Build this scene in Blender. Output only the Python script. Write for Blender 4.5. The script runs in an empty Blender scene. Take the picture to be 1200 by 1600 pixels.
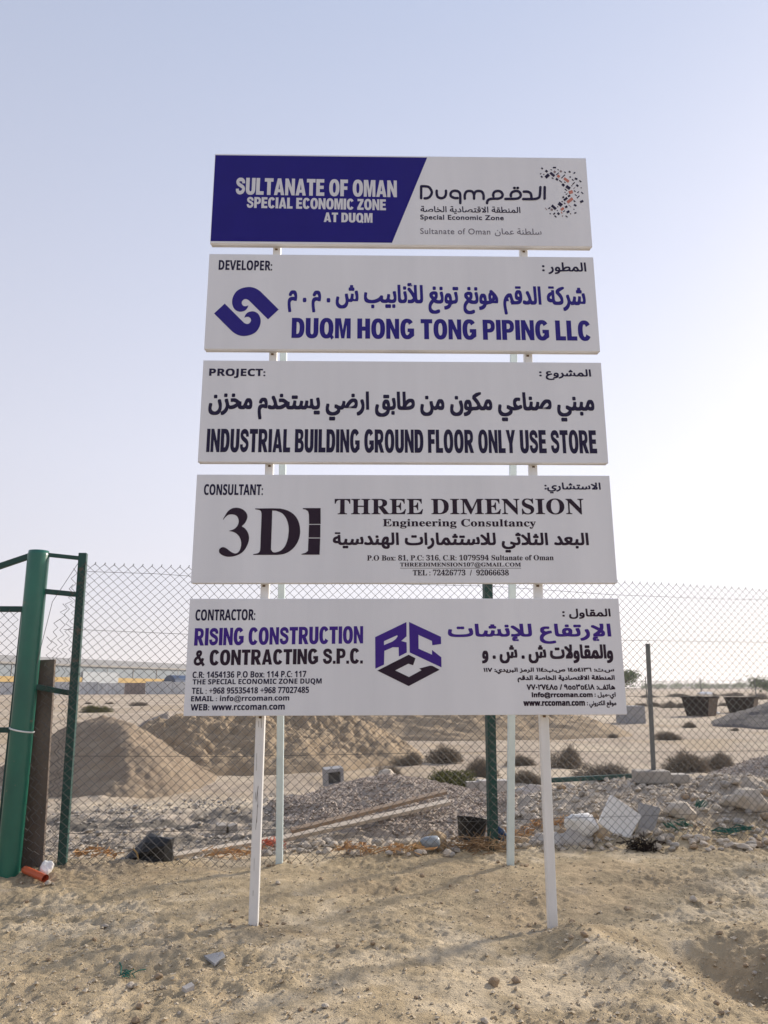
import bpy, bmesh, math, random
import numpy as np
from mathutils import Vector, Matrix
from mathutils.geometry import tessellate_polygon

random.seed(7)
SC = bpy.context.scene
COL = SC.collection
R = math.radians

# ------------------------------------------------------------------ camera
F_PX, PITCH, ROLL, CAM_H = 1172.0, 0.2304, 0.0028, 1.5      # focal length in pixels of a 1200 x 1600 frame
cam = bpy.data.cameras.new('camera')
cam.sensor_fit = 'VERTICAL'
cam.sensor_height = 24.0
cam.lens = 24.0 * F_PX / 1600.0
cam.clip_start = 0.05
cam.clip_end = 20000
cam_o = bpy.data.objects.new('camera', cam)
COL.objects.link(cam_o)
cam_o.matrix_world = Matrix.Translation((0, 0, CAM_H)) @ Matrix.Rotation(math.pi / 2 + PITCH, 4, 'X') @ Matrix.Rotation(-ROLL, 4, 'Z')
SC.camera = cam_o

# ------------------------------------------------------------------ light
SUN_AZ, SUN_EL = 40.0, 25.0            # azimuth counted from +X towards +Y
world = bpy.data.worlds.new('World')
SC.world = world
world.use_nodes = True
wn = world.node_tree
bg = wn.nodes['Background']
sky = wn.nodes.new('ShaderNodeTexSky')
sky.sky_type = 'NISHITA'
sky.sun_disc = False
sky.sun_elevation = R(SUN_EL)
sky.sun_rotation = R(90 - SUN_AZ)
sky.altitude = 0
sky.air_density = 1.0
sky.dust_density = 2.0
sky.ozone_density = 1.6
# dusty desert haze: the clear-sky model veiled by a pale layer that thickens towards the horizon and the sun
SKY_STRENGTH = 0.10
tcw = wn.nodes.new('ShaderNodeTexCoord')
sep = wn.nodes.new('ShaderNodeSeparateXYZ')
wn.links.new(tcw.outputs['Generated'], sep.inputs[0])
veil = wn.nodes.new('ShaderNodeValToRGB')
wn.links.new(sep.outputs[2], veil.inputs[0])
el = veil.color_ramp.elements
el[0].position = 0.0; el[0].color = (.545, .53, .55, 1)
el[1].position = 1.0; el[1].color = (.20, .27, .44, 1)
for p_, c_ in ((.10, (.535, .53, .59, 1)), (.28, (.495, .505, .585, 1)), (.50, (.405, .43, .53, 1)), (.72, (.315, .355, .47, 1))):
    e_ = el.new(p_); e_.color = c_
dotn = wn.nodes.new('ShaderNodeVectorMath'); dotn.operation = 'DOT_PRODUCT'
wn.links.new(tcw.outputs['Generated'], dotn.inputs[0])
dotn.inputs[1].default_value = (math.cos(R(SUN_EL)) * math.cos(R(SUN_AZ)), math.cos(R(SUN_EL)) * math.sin(R(SUN_AZ)), math.sin(R(SUN_EL)))
glow = wn.nodes.new('ShaderNodeMapRange'); glow.interpolation_type = 'SMOOTHSTEP'
glow.inputs[1].default_value = -.2; glow.inputs[2].default_value = 1.0; glow.inputs[3].default_value = .92; glow.inputs[4].default_value = 1.24
wn.links.new(dotn.outputs['Value'], glow.inputs[0])
scl = wn.nodes.new('ShaderNodeVectorMath'); scl.operation = 'SCALE'
wn.links.new(veil.outputs[0], scl.inputs[0]); wn.links.new(glow.outputs[0], scl.inputs['Scale'])
div = wn.nodes.new('ShaderNodeVectorMath'); div.operation = 'SCALE'
div.inputs['Scale'].default_value = 1.0 / SKY_STRENGTH
wn.links.new(scl.outputs[0], div.inputs[0])
mixw = wn.nodes.new('ShaderNodeMix'); mixw.data_type = 'RGBA'; mixw.inputs[0].default_value = .88
wn.links.new(sky.outputs[0], mixw.inputs[6]); wn.links.new(div.outputs[0], mixw.inputs[7])
wn.links.new(mixw.outputs[2], bg.inputs[0])
bg.inputs[1].default_value = SKY_STRENGTH
sun = bpy.data.lights.new('sun', 'SUN')
sun.energy = 3.9
sun.angle = R(5.0)
sun.color = (1.0, 0.90, 0.77)
sun_o = bpy.data.objects.new('sun', sun)
COL.objects.link(sun_o)
sd = Vector((math.cos(R(SUN_EL)) * math.cos(R(SUN_AZ)), math.cos(R(SUN_EL)) * math.sin(R(SUN_AZ)), math.sin(R(SUN_EL))))
sun_o.rotation_euler = sd.to_track_quat('Z', 'Y').to_euler()
sun_o.location = sd * 60

SC.view_settings.view_transform = 'Standard'
SC.view_settings.look = 'None'
SC.view_settings.exposure = 0.55
SC.view_settings.gamma = 1.0
SC.render.engine = 'CYCLES'
SC.cycles.max_bounces = 6
SC.cycles.transparent_max_bounces = 12
SC.cycles.volume_bounces = 1

# ------------------------------------------------------------------ geometry of the view, used to place things at real distances
def ray(px, py):
    X, Y = px - 600.0, 800.0 - py
    cr, sr = math.cos(ROLL), math.sin(ROLL)
    a, b = X * cr + Y * sr, -X * sr + Y * cr
    c, s = math.cos(PITCH), math.sin(PITCH)
    return np.array([a / F_PX, c - b / F_PX * s, s + b / F_PX * c])

def at_y(px, py, Y):
    r = ray(px, py)
    return Vector(np.array([0, 0, CAM_H]) + r * (Y / r[1]))

# ------------------------------------------------------------------ noise
def _hash(ix, iy, seed):
    h = (ix.astype(np.int64) * 374761393 + iy.astype(np.int64) * 668265263 + seed * 974634777) & 0x7fffffff
    h = ((h ^ (h >> 13)) * 1274126177) & 0x7fffffff
    return ((h ^ (h >> 16)) & 0xffff) / 65535.0

def vnoise(x, y, seed=0):
    x = np.asarray(x, float); y = np.asarray(y, float)
    ix, iy = np.floor(x), np.floor(y)
    fx, fy = x - ix, y - iy
    fx = fx * fx * fx * (fx * (fx * 6 - 15) + 10); fy = fy * fy * fy * (fy * (fy * 6 - 15) + 10)
    a = _hash(ix, iy, seed); b = _hash(ix + 1, iy, seed); c = _hash(ix, iy + 1, seed); d = _hash(ix + 1, iy + 1, seed)
    return (a + (b - a) * fx) * (1 - fy) + (c + (d - c) * fx) * fy - 0.5

def fbm(x, y, seed=0, oct=4, gain=0.5):
    t = 0; amp = 1.0; x = np.asarray(x, float); y = np.asarray(y, float)
    for o in range(oct):
        t = t + amp * vnoise(x, y, seed + o * 17)
        x, y = x * 2.03 * 0.8 - y * 2.03 * 0.6 + 3.1, x * 2.03 * 0.6 + y * 2.03 * 0.8 + 1.7
        amp *= gain
    return t

def sstep(a, b, v):
    t = np.clip((np.asarray(v, float) - a) / (b - a), 0, 1)
    return t * t * (3 - 2 * t)

def gauss(x, y, cx, cy, rx, ry, rot=0.0):
    dx, dy = x - cx, y - cy
    c, s = math.cos(rot), math.sin(rot)
    u, v = (dx * c + dy * s) / rx, (-dx * s + dy * c) / ry
    return np.exp(-(u * u + v * v))

FENCE_A, FENCE_SLOPE = (-2.75, 6.90), 0.19
def fence_y(x):
    return FENCE_A[1] + FENCE_SLOPE * (x - FENCE_A[0])

def hgt(x, y):
    x = np.asarray(x, float); y = np.asarray(y, float)
    near = 1 - sstep(9, 16, y)
    mid = 1 - sstep(25, 60, y)
    h = 0.7 * sstep(25, 130, y)
    h = h + 0.05 * fbm(x * 0.7, y * 0.7, 1, 3) * (0.4 + 0.6 * mid)
    h = h + 0.030 * fbm(x * 2.3, y * 2.3, 5, 3) * near
    lump = fbm(x * 7, y * 7, 9, 4, 0.62)
    patch = sstep(-.25, .35, fbm(x * .8, y * .8, 87, 3))
    h = h + 0.015 * np.sign(lump) * np.abs(lump) ** 1.25 * near * (.35 + .9 * patch)
    h = h + 0.030 * np.maximum(0, fbm(x * 17, y * 17, 31, 3, 0.6) - 0.16) * near * (.2 + 1.3 * sstep(0, .45, fbm(x * .9, y * .9, 77, 2)))
    h = h + .015 * fbm(x * 8.5, y * 8.5, 43, 4, .70) * near * (.45 + .8 * patch)
    h = h + (0.006 * fbm(x * 23, y * 23, 41, 2, 0.6) + .013 * vnoise(x * 41, y * 41, 47)) * near * (.5 + .8 * patch)
    # faint wheel ruts crossing the foreground
    for c0, sl in ((4.75, .10), (6.25, .13)):
        d = (y - c0 - sl * x + .25 * vnoise(x * .35, x * 0 + c0, 91))
        h = h - .018 * np.exp(-(d / .13) ** 2) * near + .010 * np.exp(-((np.abs(d) - .22) / .08) ** 2) * near
    # dug ground round the posts
    h = h + 0.035 * gauss(x, y, 1.12, 5.15, .35, .25) + 0.03 * gauss(x, y, -0.7, 5.3, .4, .2)
    h = h + 0.035 * gauss(x, y, 1.05, 6.95, .3, .2) + 0.03 * gauss(x, y, -0.93, 7.05, .3, .2)
    # spoil ridge and hollow on the right
    h = h + 0.11 * gauss(x, y, 1.30, 4.75, .30, .62, 0.25) - 0.02
    h = h - 0.13 * gauss(x, y, 1.88, 4.55, .24, .42, 0.35) + 0.10 * gauss(x, y, 2.42, 4.75, .30, .55, 0.2)
    h = h - 0.04 * gauss(x, y, 1.42, 4.98, .12, .10) + 0.04 * gauss(x, y, -2.2, 4.4, .5, .25)
    # rubble bank beyond the fence on the right, low lip of soil along the fence
    fy = fence_y(x)
    bank = sstep(-.15, .9, y - fy) * (1 - sstep(2.0, 3.6, y - fy)) * sstep(1.0, 2.4, x)
    h = h + bank * (0.27 + 0.12 * fbm(x * 1.6, y * 1.6, 51, 3) + 0.10 * sstep(3.2, 4.6, x))
    h = h + 0.05 * np.exp(-((y - fy - .05) / .22) ** 2) * (0.6 + fbm(x * 2.2, y * 1.0, 61, 2))
    h = h + .05 * fbm(x * 5, y * 5, 73, 4, .65) * sstep(.3, 1.0, y - fy) * (1 - sstep(4, 7, y - fy))
    h = h + 0.10 * fbm(x * 1.3, y * 1.3, 71, 3) * sstep(.3, 1.5, y - fy) * (1 - sstep(6, 12, y - fy)) * 0.6
    return h

_raw = hgt
FEET = [(-.87, 5.46), (1.085, 5.50), (-.93, 7.12), (1.08, 7.02)]
_off = [float(_raw(fx, fy)) - z for (fx, fy), z in zip(FEET, (-.032, -.068, .0, .0))]
def hgt(x, y):
    """the ground is level where the four sign posts enter it"""
    h = _raw(x, y)
    for (fx, fy), o in zip(FEET, _off):
        h = h - o * gauss(x, y, fx, fy, .45, .40)
    return h

def gnd(px, py, dz=0.0):
    """Point of the ground seen at a pixel of the photograph."""
    r = ray(px, py)
    o = np.array([0, 0, CAM_H])
    lo, hi = 2.0, 2500.0
    for n in (900, 60, 60):
        t = np.geomspace(lo, hi, n)
        p = o[None] + r[None] * t[:, None]
        below = p[:, 2] < hgt(p[:, 0], p[:, 1]) + dz
        k = int(np.argmax(below)) if below.any() else n - 1
        lo, hi = t[max(0, k - 1)], t[k]
    return Vector(o + r * hi)

def gz(x, y):
    return float(hgt(x, y))

# ------------------------------------------------------------------ objects
def tag(o, label=None, cat=None, group=None, kind=None):
    if label: o['label'] = label
    if cat: o['category'] = cat
    if group: o['group'] = group
    if kind: o['kind'] = kind
    return o

def empty(name, loc=(0, 0, 0), rz=0.0):
    o = bpy.data.objects.new(name, None)
    o.location = loc
    o.rotation_euler = (0, 0, rz)
    o.empty_display_size = .2
    COL.objects.link(o)
    return o

class MB:
    def __init__(self):
        self.v = []; self.f = []
    def add(self, vs, fs, M=None):
        b = len(self.v)
        for p in vs:
            self.v.append(tuple(M @ Vector(p)) if M is not None else tuple(p))
        for f in fs:
            self.f.append(tuple(i + b for i in f))
        return self
    def box(self, c, s, M=None, bev=0.0):
        x, y, z = s[0] / 2, s[1] / 2, s[2] / 2
        T = Matrix.Translation(c)
        if M is not None: T = T @ M
        if bev <= 0:
            vs = [(-x, -y, -z), (x, -y, -z), (x, y, -z), (-x, y, -z), (-x, -y, z), (x, -y, z), (x, y, z), (-x, y, z)]
            fs = [(0, 3, 2, 1), (4, 5, 6, 7), (0, 1, 5, 4), (1, 2, 6, 5), (2, 3, 7, 6), (3, 0, 4, 7)]
            return self.add(vs, fs, T)
        bm = bmesh.new()
        bmesh.ops.create_cube(bm, size=1.0, matrix=Matrix.Diagonal((s[0], s[1], s[2], 1)))
        bmesh.ops.bevel(bm, geom=bm.edges[:], offset=bev, segments=2, affect='EDGES', profile=.6)
        bm.verts.index_update()
        self.add([v.co.copy() for v in bm.verts], [[v.index for v in f.verts] for f in bm.faces], T)
        bm.free()
        return self
    def tube(self, pts, r, n=6, cap=True, closed=False):
        pts = [Vector(p) for p in pts]
        rs = r if isinstance(r, (list, tuple)) else [r] * len(pts)
        rings = []
        prev = None
        for i, p in enumerate(pts):
            a = pts[i - 1] if i > 0 else (pts[-1] if closed else p)
            c = pts[i + 1] if i < len(pts) - 1 else (pts[0] if closed else p)
            t = (c - a)
            t = t.normalized() if t.length > 1e-9 else Vector((0, 0, 1))
            if prev is None:
                up = Vector((0, 0, 1)) if abs(t.z) < .9 else Vector((0, 1, 0))
                u = t.cross(up).normalized()
            else:
                u = (prev - t * prev.dot(t))
                u = u.normalized() if u.length > 1e-6 else t.orthogonal().normalized()
            prev = u
            w = t.cross(u)
            rings.append([p + (u * math.cos(2 * math.pi * k / n) + w * math.sin(2 * math.pi * k / n)) * rs[i] for k in range(n)])
        b = len(self.v)
        for rg in rings: self.v += [tuple(q) for q in rg]
        m = len(rings)
        for i in range(m if closed else m - 1):
            j = (i + 1) % m
            for k in range(n):
                self.f.append((b + i * n + k, b + i * n + (k + 1) % n, b + j * n + (k + 1) % n, b + j * n + k))
        if cap and not closed:
            self.f.append(tuple(b + k for k in reversed(range(n))))
            self.f.append(tuple(b + (m - 1) * n + k for k in range(n)))
        return self
    def bar(self, p0, p1, w, d, up=(0, 0, 1), bev=0.0):
        """square bar from p0 to p1, w across, d deep"""
        p0, p1 = Vector(p0), Vector(p1)
        z = (p1 - p0); L = z.length; z.normalize()
        y = Vector(up) - z * Vector(up).dot(z)
        y = y.normalized() if y.length > 1e-5 else z.orthogonal().normalized()
        x = y.cross(z)
        M = Matrix((x, y, z)).transposed().to_4x4()
        return self.box((p0 + p1) / 2, (w, d, L), M, bev)
    def build(self, name, mat, parent=None, smooth=False):
        me = bpy.data.meshes.new(name)
        me.from_pydata(self.v, [], self.f)
        me.update()
        if mat is not None: me.materials.append(mat)
        if smooth:
            me.polygons.foreach_set('use_smooth', [True] * len(me.polygons))
        o = bpy.data.objects.new(name, me)
        COL.objects.link(o)
        if parent is not None: o.parent = parent
        return o

def copy_tree(o, parent=None):
    c = o.copy()
    COL.objects.link(c)
    if parent is not None: c.parent = parent
    for ch in list(o.children): copy_tree(ch, c)
    return c

# ------------------------------------------------------------------ materials
def mat(name, base, rough=.85, var=.25, scale=8.0, bump=0.0, bscale=40.0, base2=None, detail=6.0, spec=.3, metal=0.0, attr=False, coords='Object', stretch=None, bdist=.01, flecks=None):
    m = bpy.data.materials.new(name)
    m.use_nodes = True
    nt = m.node_tree; N = nt.nodes; L = nt.links
    bs = N['Principled BSDF']
    bs.inputs['Roughness'].default_value = rough
    bs.inputs['Specular IOR Level'].default_value = spec
    bs.inputs['Metallic'].default_value = metal
    tc = N.new('ShaderNodeTexCoord')
    src = tc.outputs[coords]
    if stretch:
        mp = N.new('ShaderNodeMapping'); mp.inputs['Scale'].default_value = stretch
        L.new(src, mp.inputs[0]); src = mp.outputs[0]
    nz = N.new('ShaderNodeTexNoise')
    nz.inputs['Scale'].default_value = scale; nz.inputs['Detail'].default_value = detail; nz.inputs['Roughness'].default_value = .62
    L.new(src, nz.inputs['Vector'])
    rp = N.new('ShaderNodeValToRGB')
    rp.color_ramp.elements[0].position = .3; rp.color_ramp.elements[1].position = .7
    b2 = base2 if base2 else tuple(min(1, c * (1 + var)) for c in base)
    b1 = base if base2 else tuple(c * (1 - var) for c in base)
    rp.color_ramp.elements[0].color = (*b1, 1); rp.color_ramp.elements[1].color = (*b2, 1)
    L.new(nz.outputs[0], rp.inputs[0])
    colour = rp.outputs[0]
    if attr:
        at = N.new('ShaderNodeAttribute'); at.attribute_name = 'soil'
        mx = N.new('ShaderNodeMix'); mx.data_type = 'RGBA'; mx.blend_type = 'MULTIPLY'; mx.inputs[0].default_value = 1.0
        L.new(colour, mx.inputs[6]); L.new(at.outputs['Color'], mx.inputs[7])
        colour = mx.outputs[2]
    if flecks:
        fc, thr, fs = flecks
        n3 = N.new('ShaderNodeTexNoise'); n3.inputs['Scale'].default_value = fs; n3.inputs['Detail'].default_value = 9; n3.inputs['Roughness'].default_value = .7
        L.new(tc.outputs[coords], n3.inputs['Vector'])
        mr = N.new('ShaderNodeMapRange'); mr.inputs[1].default_value = thr; mr.inputs[2].default_value = thr + .05
        L.new(n3.outputs[0], mr.inputs[0])
        m2 = N.new('ShaderNodeMix'); m2.data_type = 'RGBA'
        L.new(mr.outputs[0], m2.inputs[0]); L.new(colour, m2.inputs[6]); m2.inputs[7].default_value = (*fc, 1)
        colour = m2.outputs[2]
    L.new(colour, bs.inputs['Base Color'])
    if bump > 0:
        n2 = N.new('ShaderNodeTexNoise'); n2.inputs['Scale'].default_value = bscale; n2.inputs['Detail'].default_value = 5
        n2.inputs['Roughness'].default_value = .65
        L.new(src, n2.inputs['Vector'])
        bp = N.new('ShaderNodeBump'); bp.inputs['Strength'].default_value = bump; bp.inputs['Distance'].default_value = bdist
        L.new(n2.outputs[0], bp.inputs['Height']); L.new(bp.outputs[0], bs.inputs['Normal'])
    return m

M = {}
M['ground'] = mat('sandy_soil', (.78, .78, .78), .95, base2=(1.12, 1.10, 1.07), scale=2.6, detail=12, bump=1.0, bscale=70, spec=.1, attr=True, bdist=.014)
M['board'] = mat('white_sheet', (.70, .71, .745), .42, base2=(.79, .80, .835), scale=2.4, spec=.4, stretch=(1, 1, .10), detail=7, bump=.35, bscale=1.6, bdist=.012)
M['board_edge'] = mat('board_edge', (.62, .60, .58), .5, .08)
M['post'] = mat('white_post_paint', (.74, .73, .70), .45, base2=(.80, .79, .77), scale=5, spec=.4, stretch=(3, 3, .6), flecks=((.42, .34, .26), .68, 14))
M['post_blue'] = mat('pale_blue_post_paint', (.55, .66, .68), .45, base2=(.66, .75, .76), scale=5, spec=.4)
M['rust'] = mat('rusty_scuff', (.16, .10, .06), .9, .4, scale=30)
M['scuff'] = mat('grey_scuff', (.22, .20, .185), .9, .3, scale=30)
M['screw'] = mat('dull_screw', (.45, .45, .46), .5, .1)
M['blue'] = mat('blue_vinyl', (.016, .011, .19), .45, .06, scale=4, spec=.15)
M['royal'] = mat('royal_blue_lettering', (.028, .020, .215), .5, .05, spec=.15)
M['navy'] = mat('navy_lettering', (.020, .016, .050), .5, .05, spec=.15)
M['purple'] = mat('purple_lettering', (.055, .022, .24), .5, .05, spec=.15)
M['plum'] = mat('plum_black_lettering', (.028, .015, .030), .5, .05, spec=.15)
M['white_ink'] = mat('white_lettering', (.66, .66, .70), .45, .04)
M['grey_ink'] = mat('grey_lettering', (.16, .15, .19), .45, .04)
M['terracotta'] = mat('terracotta_vinyl', (.52, .19, .14), .45, .05)
M['mauve'] = mat('mauve_vinyl', (.27, .20, .21), .45, .05)
M['wire'] = mat('galvanised_wire', (.09, .088, .085), .65, .15)
M['green'] = mat('green_gate_paint', (.006, .085, .062), .33, base2=(.012, .150, .095), scale=1.6, spec=.6, stretch=(1, 1, .6), bump=.08, bscale=60, flecks=((.16, .13, .10), .64, 7))
M['dgreen'] = mat('dark_green_paint', (.010, .055, .046), .5, .25, scale=6, spec=.4, stretch=(1, 1, .5), flecks=((.10, .07, .05), .60, 9))
M['rustplank'] = mat('rusty_brown_sheet', (.095, .072, .058), .85, base2=(.19, .155, .13), scale=5, bump=.3, bscale=40, stretch=(1, 1, .4), flecks=((.30, .27, .25), .63, 16))
M['rock'] = mat('pale_limestone', (.43, .365, .285), .92, base2=(.60, .53, .44), scale=9, bump=.5, bscale=30)
M['rock2'] = mat('grey_limestone', (.30, .27, .235), .92, base2=(.44, .40, .35), scale=8, bump=.5, bscale=30)
M['clod'] = mat('soil_clod', (.33, .24, .155), .95, base2=(.44, .335, .23), scale=9, bump=.6, bscale=40)
M['heap'] = mat('sand_heap_soil', (.285, .21, .13), .95, base2=(.43, .33, .22), scale=4.5, bump=1.0, bscale=12, detail=12, bdist=.05)
M['heap_grey'] = mat('greyish_sand', (.235, .175, .12), .95, base2=(.35, .275, .19), scale=3.2, bump=.9, bscale=18, detail=12, bdist=.03)
M['gravel'] = mat('grey_gravel', (.32, .265, .215), .93, base2=(.48, .41, .34), scale=26, bump=1.0, bscale=32, detail=8, bdist=.03)
M['gravel_stone'] = mat('gravel_chip', (.26, .205, .165), .9, base2=(.57, .485, .405), scale=7, detail=2)
M['dgravel'] = mat('dark_gravel', (.10, .088, .08), .93, base2=(.165, .148, .135), scale=9, bump=.8, bscale=16, detail=8, bdist=.04)
M['wood'] = mat('weathered_wood', (.46, .39, .31), .85, base2=(.66, .58, .48), scale=6, stretch=(.4, 6, 6))
M['wood2'] = mat('brown_wood', (.28, .20, .14), .85, base2=(.40, .31, .23), scale=6, stretch=(.4, 6, 6))
M['black'] = mat('black_plastic', (.012, .012, .013), .5, .3, spec=.4, bump=.25, bscale=20)
M['orange_pipe'] = mat('orange_pvc', (.55, .11, .04), .4, .1, spec=.5)
M['pipe_in'] = mat('pipe_bore_shade', (.16, .03, .012), .7, .1)
M['white_plastic'] = mat('dusty_white_plastic', (.74, .72, .68), .5, base2=(.86, .85, .82), scale=7)
M['foam'] = mat('white_foam_sheet', (.84, .82, .78), .8, .04, scale=5)
M['slab'] = mat('grey_concrete', (.27, .27, .28), .92, base2=(.36, .355, .35), scale=8, bump=.4)
M['sack'] = mat('dirty_white_sack', (.40, .36, .32), .75, base2=(.55, .51, .46), scale=6, bump=.5, bscale=16)
M['sack_brown'] = mat('brown_dusty_sack', (.34, .24, .14), .8, base2=(.44, .33, .21), scale=6, bump=.4, bscale=16)
M['net'] = mat('orange_netting', (.44, .22, .085), .8, base2=(.56, .37, .19), scale=12)
M['netgreen'] = mat('green_netting', (.025, .125, .09), .8, .3, scale=12)
M['netred'] = mat('red_netting', (.60, .16, .09), .7, .2, scale=12)
M['twig'] = mat('dry_twig', (.19, .155, .115), .95, base2=(.34, .285, .22), scale=5, detail=2)
M['twig_green'] = mat('green_shrub_leaf', (.075, .080, .022), .9, base2=(.17, .165, .055), scale=6, detail=2)
M['brush'] = mat('dry_brush', (.20, .115, .055), .9, base2=(.36, .25, .14), scale=8)
M['tree_leaf'] = mat('acacia_leaf', (.085, .125, .045), .9, base2=(.17, .22, .10), scale=1.2)
M['bark'] = mat('bark', (.12, .09, .07), .95, .3)
M['bottle'] = mat('blue_grey_plastic', (.19, .235, .29), .35, base2=(.33, .36, .38), scale=9, spec=.5)
M['bottle_neck'] = mat('ochre_plastic', (.42, .26, .09), .5, .2)
M['bin'] = mat('rusty_dark_steel', (.013, .010, .009), .95, base2=(.030, .021, .018), scale=3, spec=.03)
M['bin_side'] = mat('sunlit_brown_steel', (.09, .07, .058), .95, base2=(.16, .125, .10), scale=3, spec=.05)  # sunlit skip ends put into a lighter tone than the shaded body
M['wh_wall'] = mat('pale_cladding', (.235, .275, .305), .7, base2=(.30, .34, .365), scale=.15, stretch=(1, 1, 1))
M['wh_roof'] = mat('beige_roof_sheet', (.31, .295, .27), .7, .05, scale=.2)
M['wh_yellow'] = mat('yellow_band', (.48, .33, .12), .7, .06, scale=.2)
M['wh_white'] = mat('white_panel', (.42, .45, .47), .7, .03, scale=.2)
M['corr'] = mat('corrugated_grey', (.44, .45, .46), .8, base2=(.72, .71, .69), scale=.6, stretch=(1, 1, .3))
M['corr_rust'] = mat('corrugated_rust', (.24, .19, .17), .8, .2, scale=.6)
M['tank'] = mat('dark_blue_tank', (.015, .045, .11), .5, .25, scale=.4)
M['pale_block'] = mat('pale_concrete', (.40, .37, .34), .92, base2=(.52, .485, .44), scale=6, bump=.4)
M['footing'] = mat('weathered_concrete', (.29, .265, .235), .92, base2=(.42, .385, .34), scale=5, bump=.5)
M['hill'] = mat('far_hill', (.30, .26, .22), 1.0, .1, scale=.002)
M['tie'] = mat('white_strap', (.75, .76, .74), .5, .03)
M['steel'] = mat('grey_steel', (.16, .165, .16), .6, .2, metal=.2)

def corrugate(m, freq, depth):
    """vertical ribs of sheet metal, as a bump along the object's X"""
    nt = m.node_tree; N = nt.nodes; L = nt.links
    tc = N.new('ShaderNodeTexCoord'); wv = N.new('ShaderNodeTexWave')
    wv.wave_type = 'BANDS'; wv.bands_direction = 'X'; wv.inputs['Scale'].default_value = freq
    bp = N.new('ShaderNodeBump'); bp.inputs['Strength'].default_value = 1.0; bp.inputs['Distance'].default_value = depth
    L.new(tc.outputs['Object'], wv.inputs['Vector']); L.new(wv.outputs[1], bp.inputs['Height'])
    L.new(bp.outputs[0], N['Principled BSDF'].inputs['Normal'])
for k, f, d in (('wh_wall', 1.2, .04), ('corr', .55, .10), ('corr_rust', .55, .10)): corrugate(M[k], f, d)

# ------------------------------------------------------------------ ground: one sheet, fine near the camera, reaching the horizon
def graded(fine0, fine1, step, lo, hi, g):
    a = list(np.arange(fine0, fine1, step))
    s, v = step, a[-1]
    while v < hi:
        s *= g; v += s; a.append(min(v, hi))
    s, v = step, a[0]; left = []
    while v > lo:
        s *= g; v -= s; left.append(max(v, lo))
    return np.array(left[::-1] + a)

gx = graded(-3.6, 4.6, .0150, -3500, 3500, 1.085)
gy = graded(3.4, 8.8, .0150, -40, 6000, 1.028)
X, Y = np.meshgrid(gx, gy)
Z = hgt(X, Y)
nx, ny = len(gx), len(gy)
verts = np.stack([X, Y, Z], -1).reshape(-1, 3)
ii = np.arange(nx * ny).reshape(ny, nx)
faces = np.stack([ii[:-1, :-1], ii[:-1, 1:], ii[1:, 1:], ii[1:, :-1]], -1).reshape(-1, 4)
me = bpy.data.meshes.new('ground')
me.vertices.add(len(verts)); me.vertices.foreach_set('co', verts.astype(np.float32).ravel())
me.loops.add(faces.size); me.loops.foreach_set('vertex_index', faces.astype(np.int32).ravel())
me.polygons.add(len(faces)); me.polygons.foreach_set('loop_start', np.arange(0, faces.size, 4, dtype=np.int32))
me.polygons.foreach_set('loop_total', np.full(len(faces), 4, np.int32))
me.update(calc_edges=True)
me.polygons.foreach_set('use_smooth', np.ones(len(faces), bool))

def soil_colour(x, y):
    n1 = fbm(x * .9, y * .9, 101, 4)
    n2 = fbm(x * .35, y * .35, 111, 3)
    n3 = fbm(x * 5, y * 5, 121, 4, .6)
    tan = np.array([.505, .405, .262]); brown = np.array([.415, .322, .206]); pale = np.array([.60, .51, .375])
    grey = np.array([.25, .225, .20]); plain = np.array([.44, .365, .285]); rubble = np.array([.46, .40, .33])
    def mixc(c, d, t):
        t = np.clip(t, 0, 1)[..., None]
        return c * (1 - t) + d * t
    c = np.broadcast_to(tan, x.shape + (3,)).copy()
    c = mixc(c, brown, sstep(.0, .45, n1 + .4 * n3) * .75)
    c = mixc(c, pale, sstep(.08, .5, -n1 + .5 * n3) * .55)
    c = mixc(c, grey, sstep(.32, .6, fbm(x * .8, y * 1.4, 131, 4)) * .45)
    c = mixc(c, pale * 1.12, gauss(x, y, 3.2, 6.4, .55, .3) * (.9 + n3) * 1.1)
    c = mixc(c, pale * 1.05, gauss(x, y, -1.3, 3.85, .25, .12) * 1.0)
    c = mixc(c, brown * .72, gauss(x, y, -0.62, 5.28, .35, .14) * .9 + gauss(x, y, 1.95, 4.6, .24, .42, .35) * .5 + gauss(x, y, 1.3, 5.05, .22, .10) * .8)  # dug earth at left post; shade painted beside right post and in hollow
    dy = y - fence_y(x)
    beyond = sstep(.1, .9, dy)
    c2 = np.broadcast_to(plain, x.shape + (3,)).copy()
    c2 = mixc(c2, pale * 1.1, sstep(.0, .5, n2) * .5)
    c2 = mixc(c2, brown * 1.1, sstep(.05, .5, -n2 + .5 * fbm(x * .12, y * .5, 141, 3)) * .55)
    c2 = mixc(c2, rubble, (1 - sstep(3, 5.5, dy)) * .8)
    ash = np.clip(1.35 * gauss(x, y, -2.7, 9.0, 1.9, 1.0), 0, 1) * sstep(-.28, .12, fbm(x * 1.1, y * 2.4, 151, 4))
    c2 = mixc(c2, np.array([.135, .125, .11]), ash * .9)
    c2 = mixc(c2, pale * 1.15, gauss(x, y, -2.0, 10.6, 2.2, .5) * .7)
    c = mixc(c, c2, beyond)
    far = sstep(60, 300, y)
    c = mixc(c, np.array([.40, .33, .26]), far * .7)
    n4 = fbm(x * 19, y * 19, 161, 3, .7)
    return np.clip(c * (1 + .26 * n3[..., None] + .22 * n4[..., None] * (1 - sstep(9, 14, y))[..., None]), .02, .9)
sc_ = soil_colour(X, Y).reshape(-1, 3)
ca = me.color_attributes.new('soil', 'FLOAT_COLOR', 'POINT')
ca.data.foreach_set('color', np.concatenate([sc_, np.ones((len(sc_), 1))], 1).astype(np.float32).ravel())
me.materials.append(M['ground'])
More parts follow.
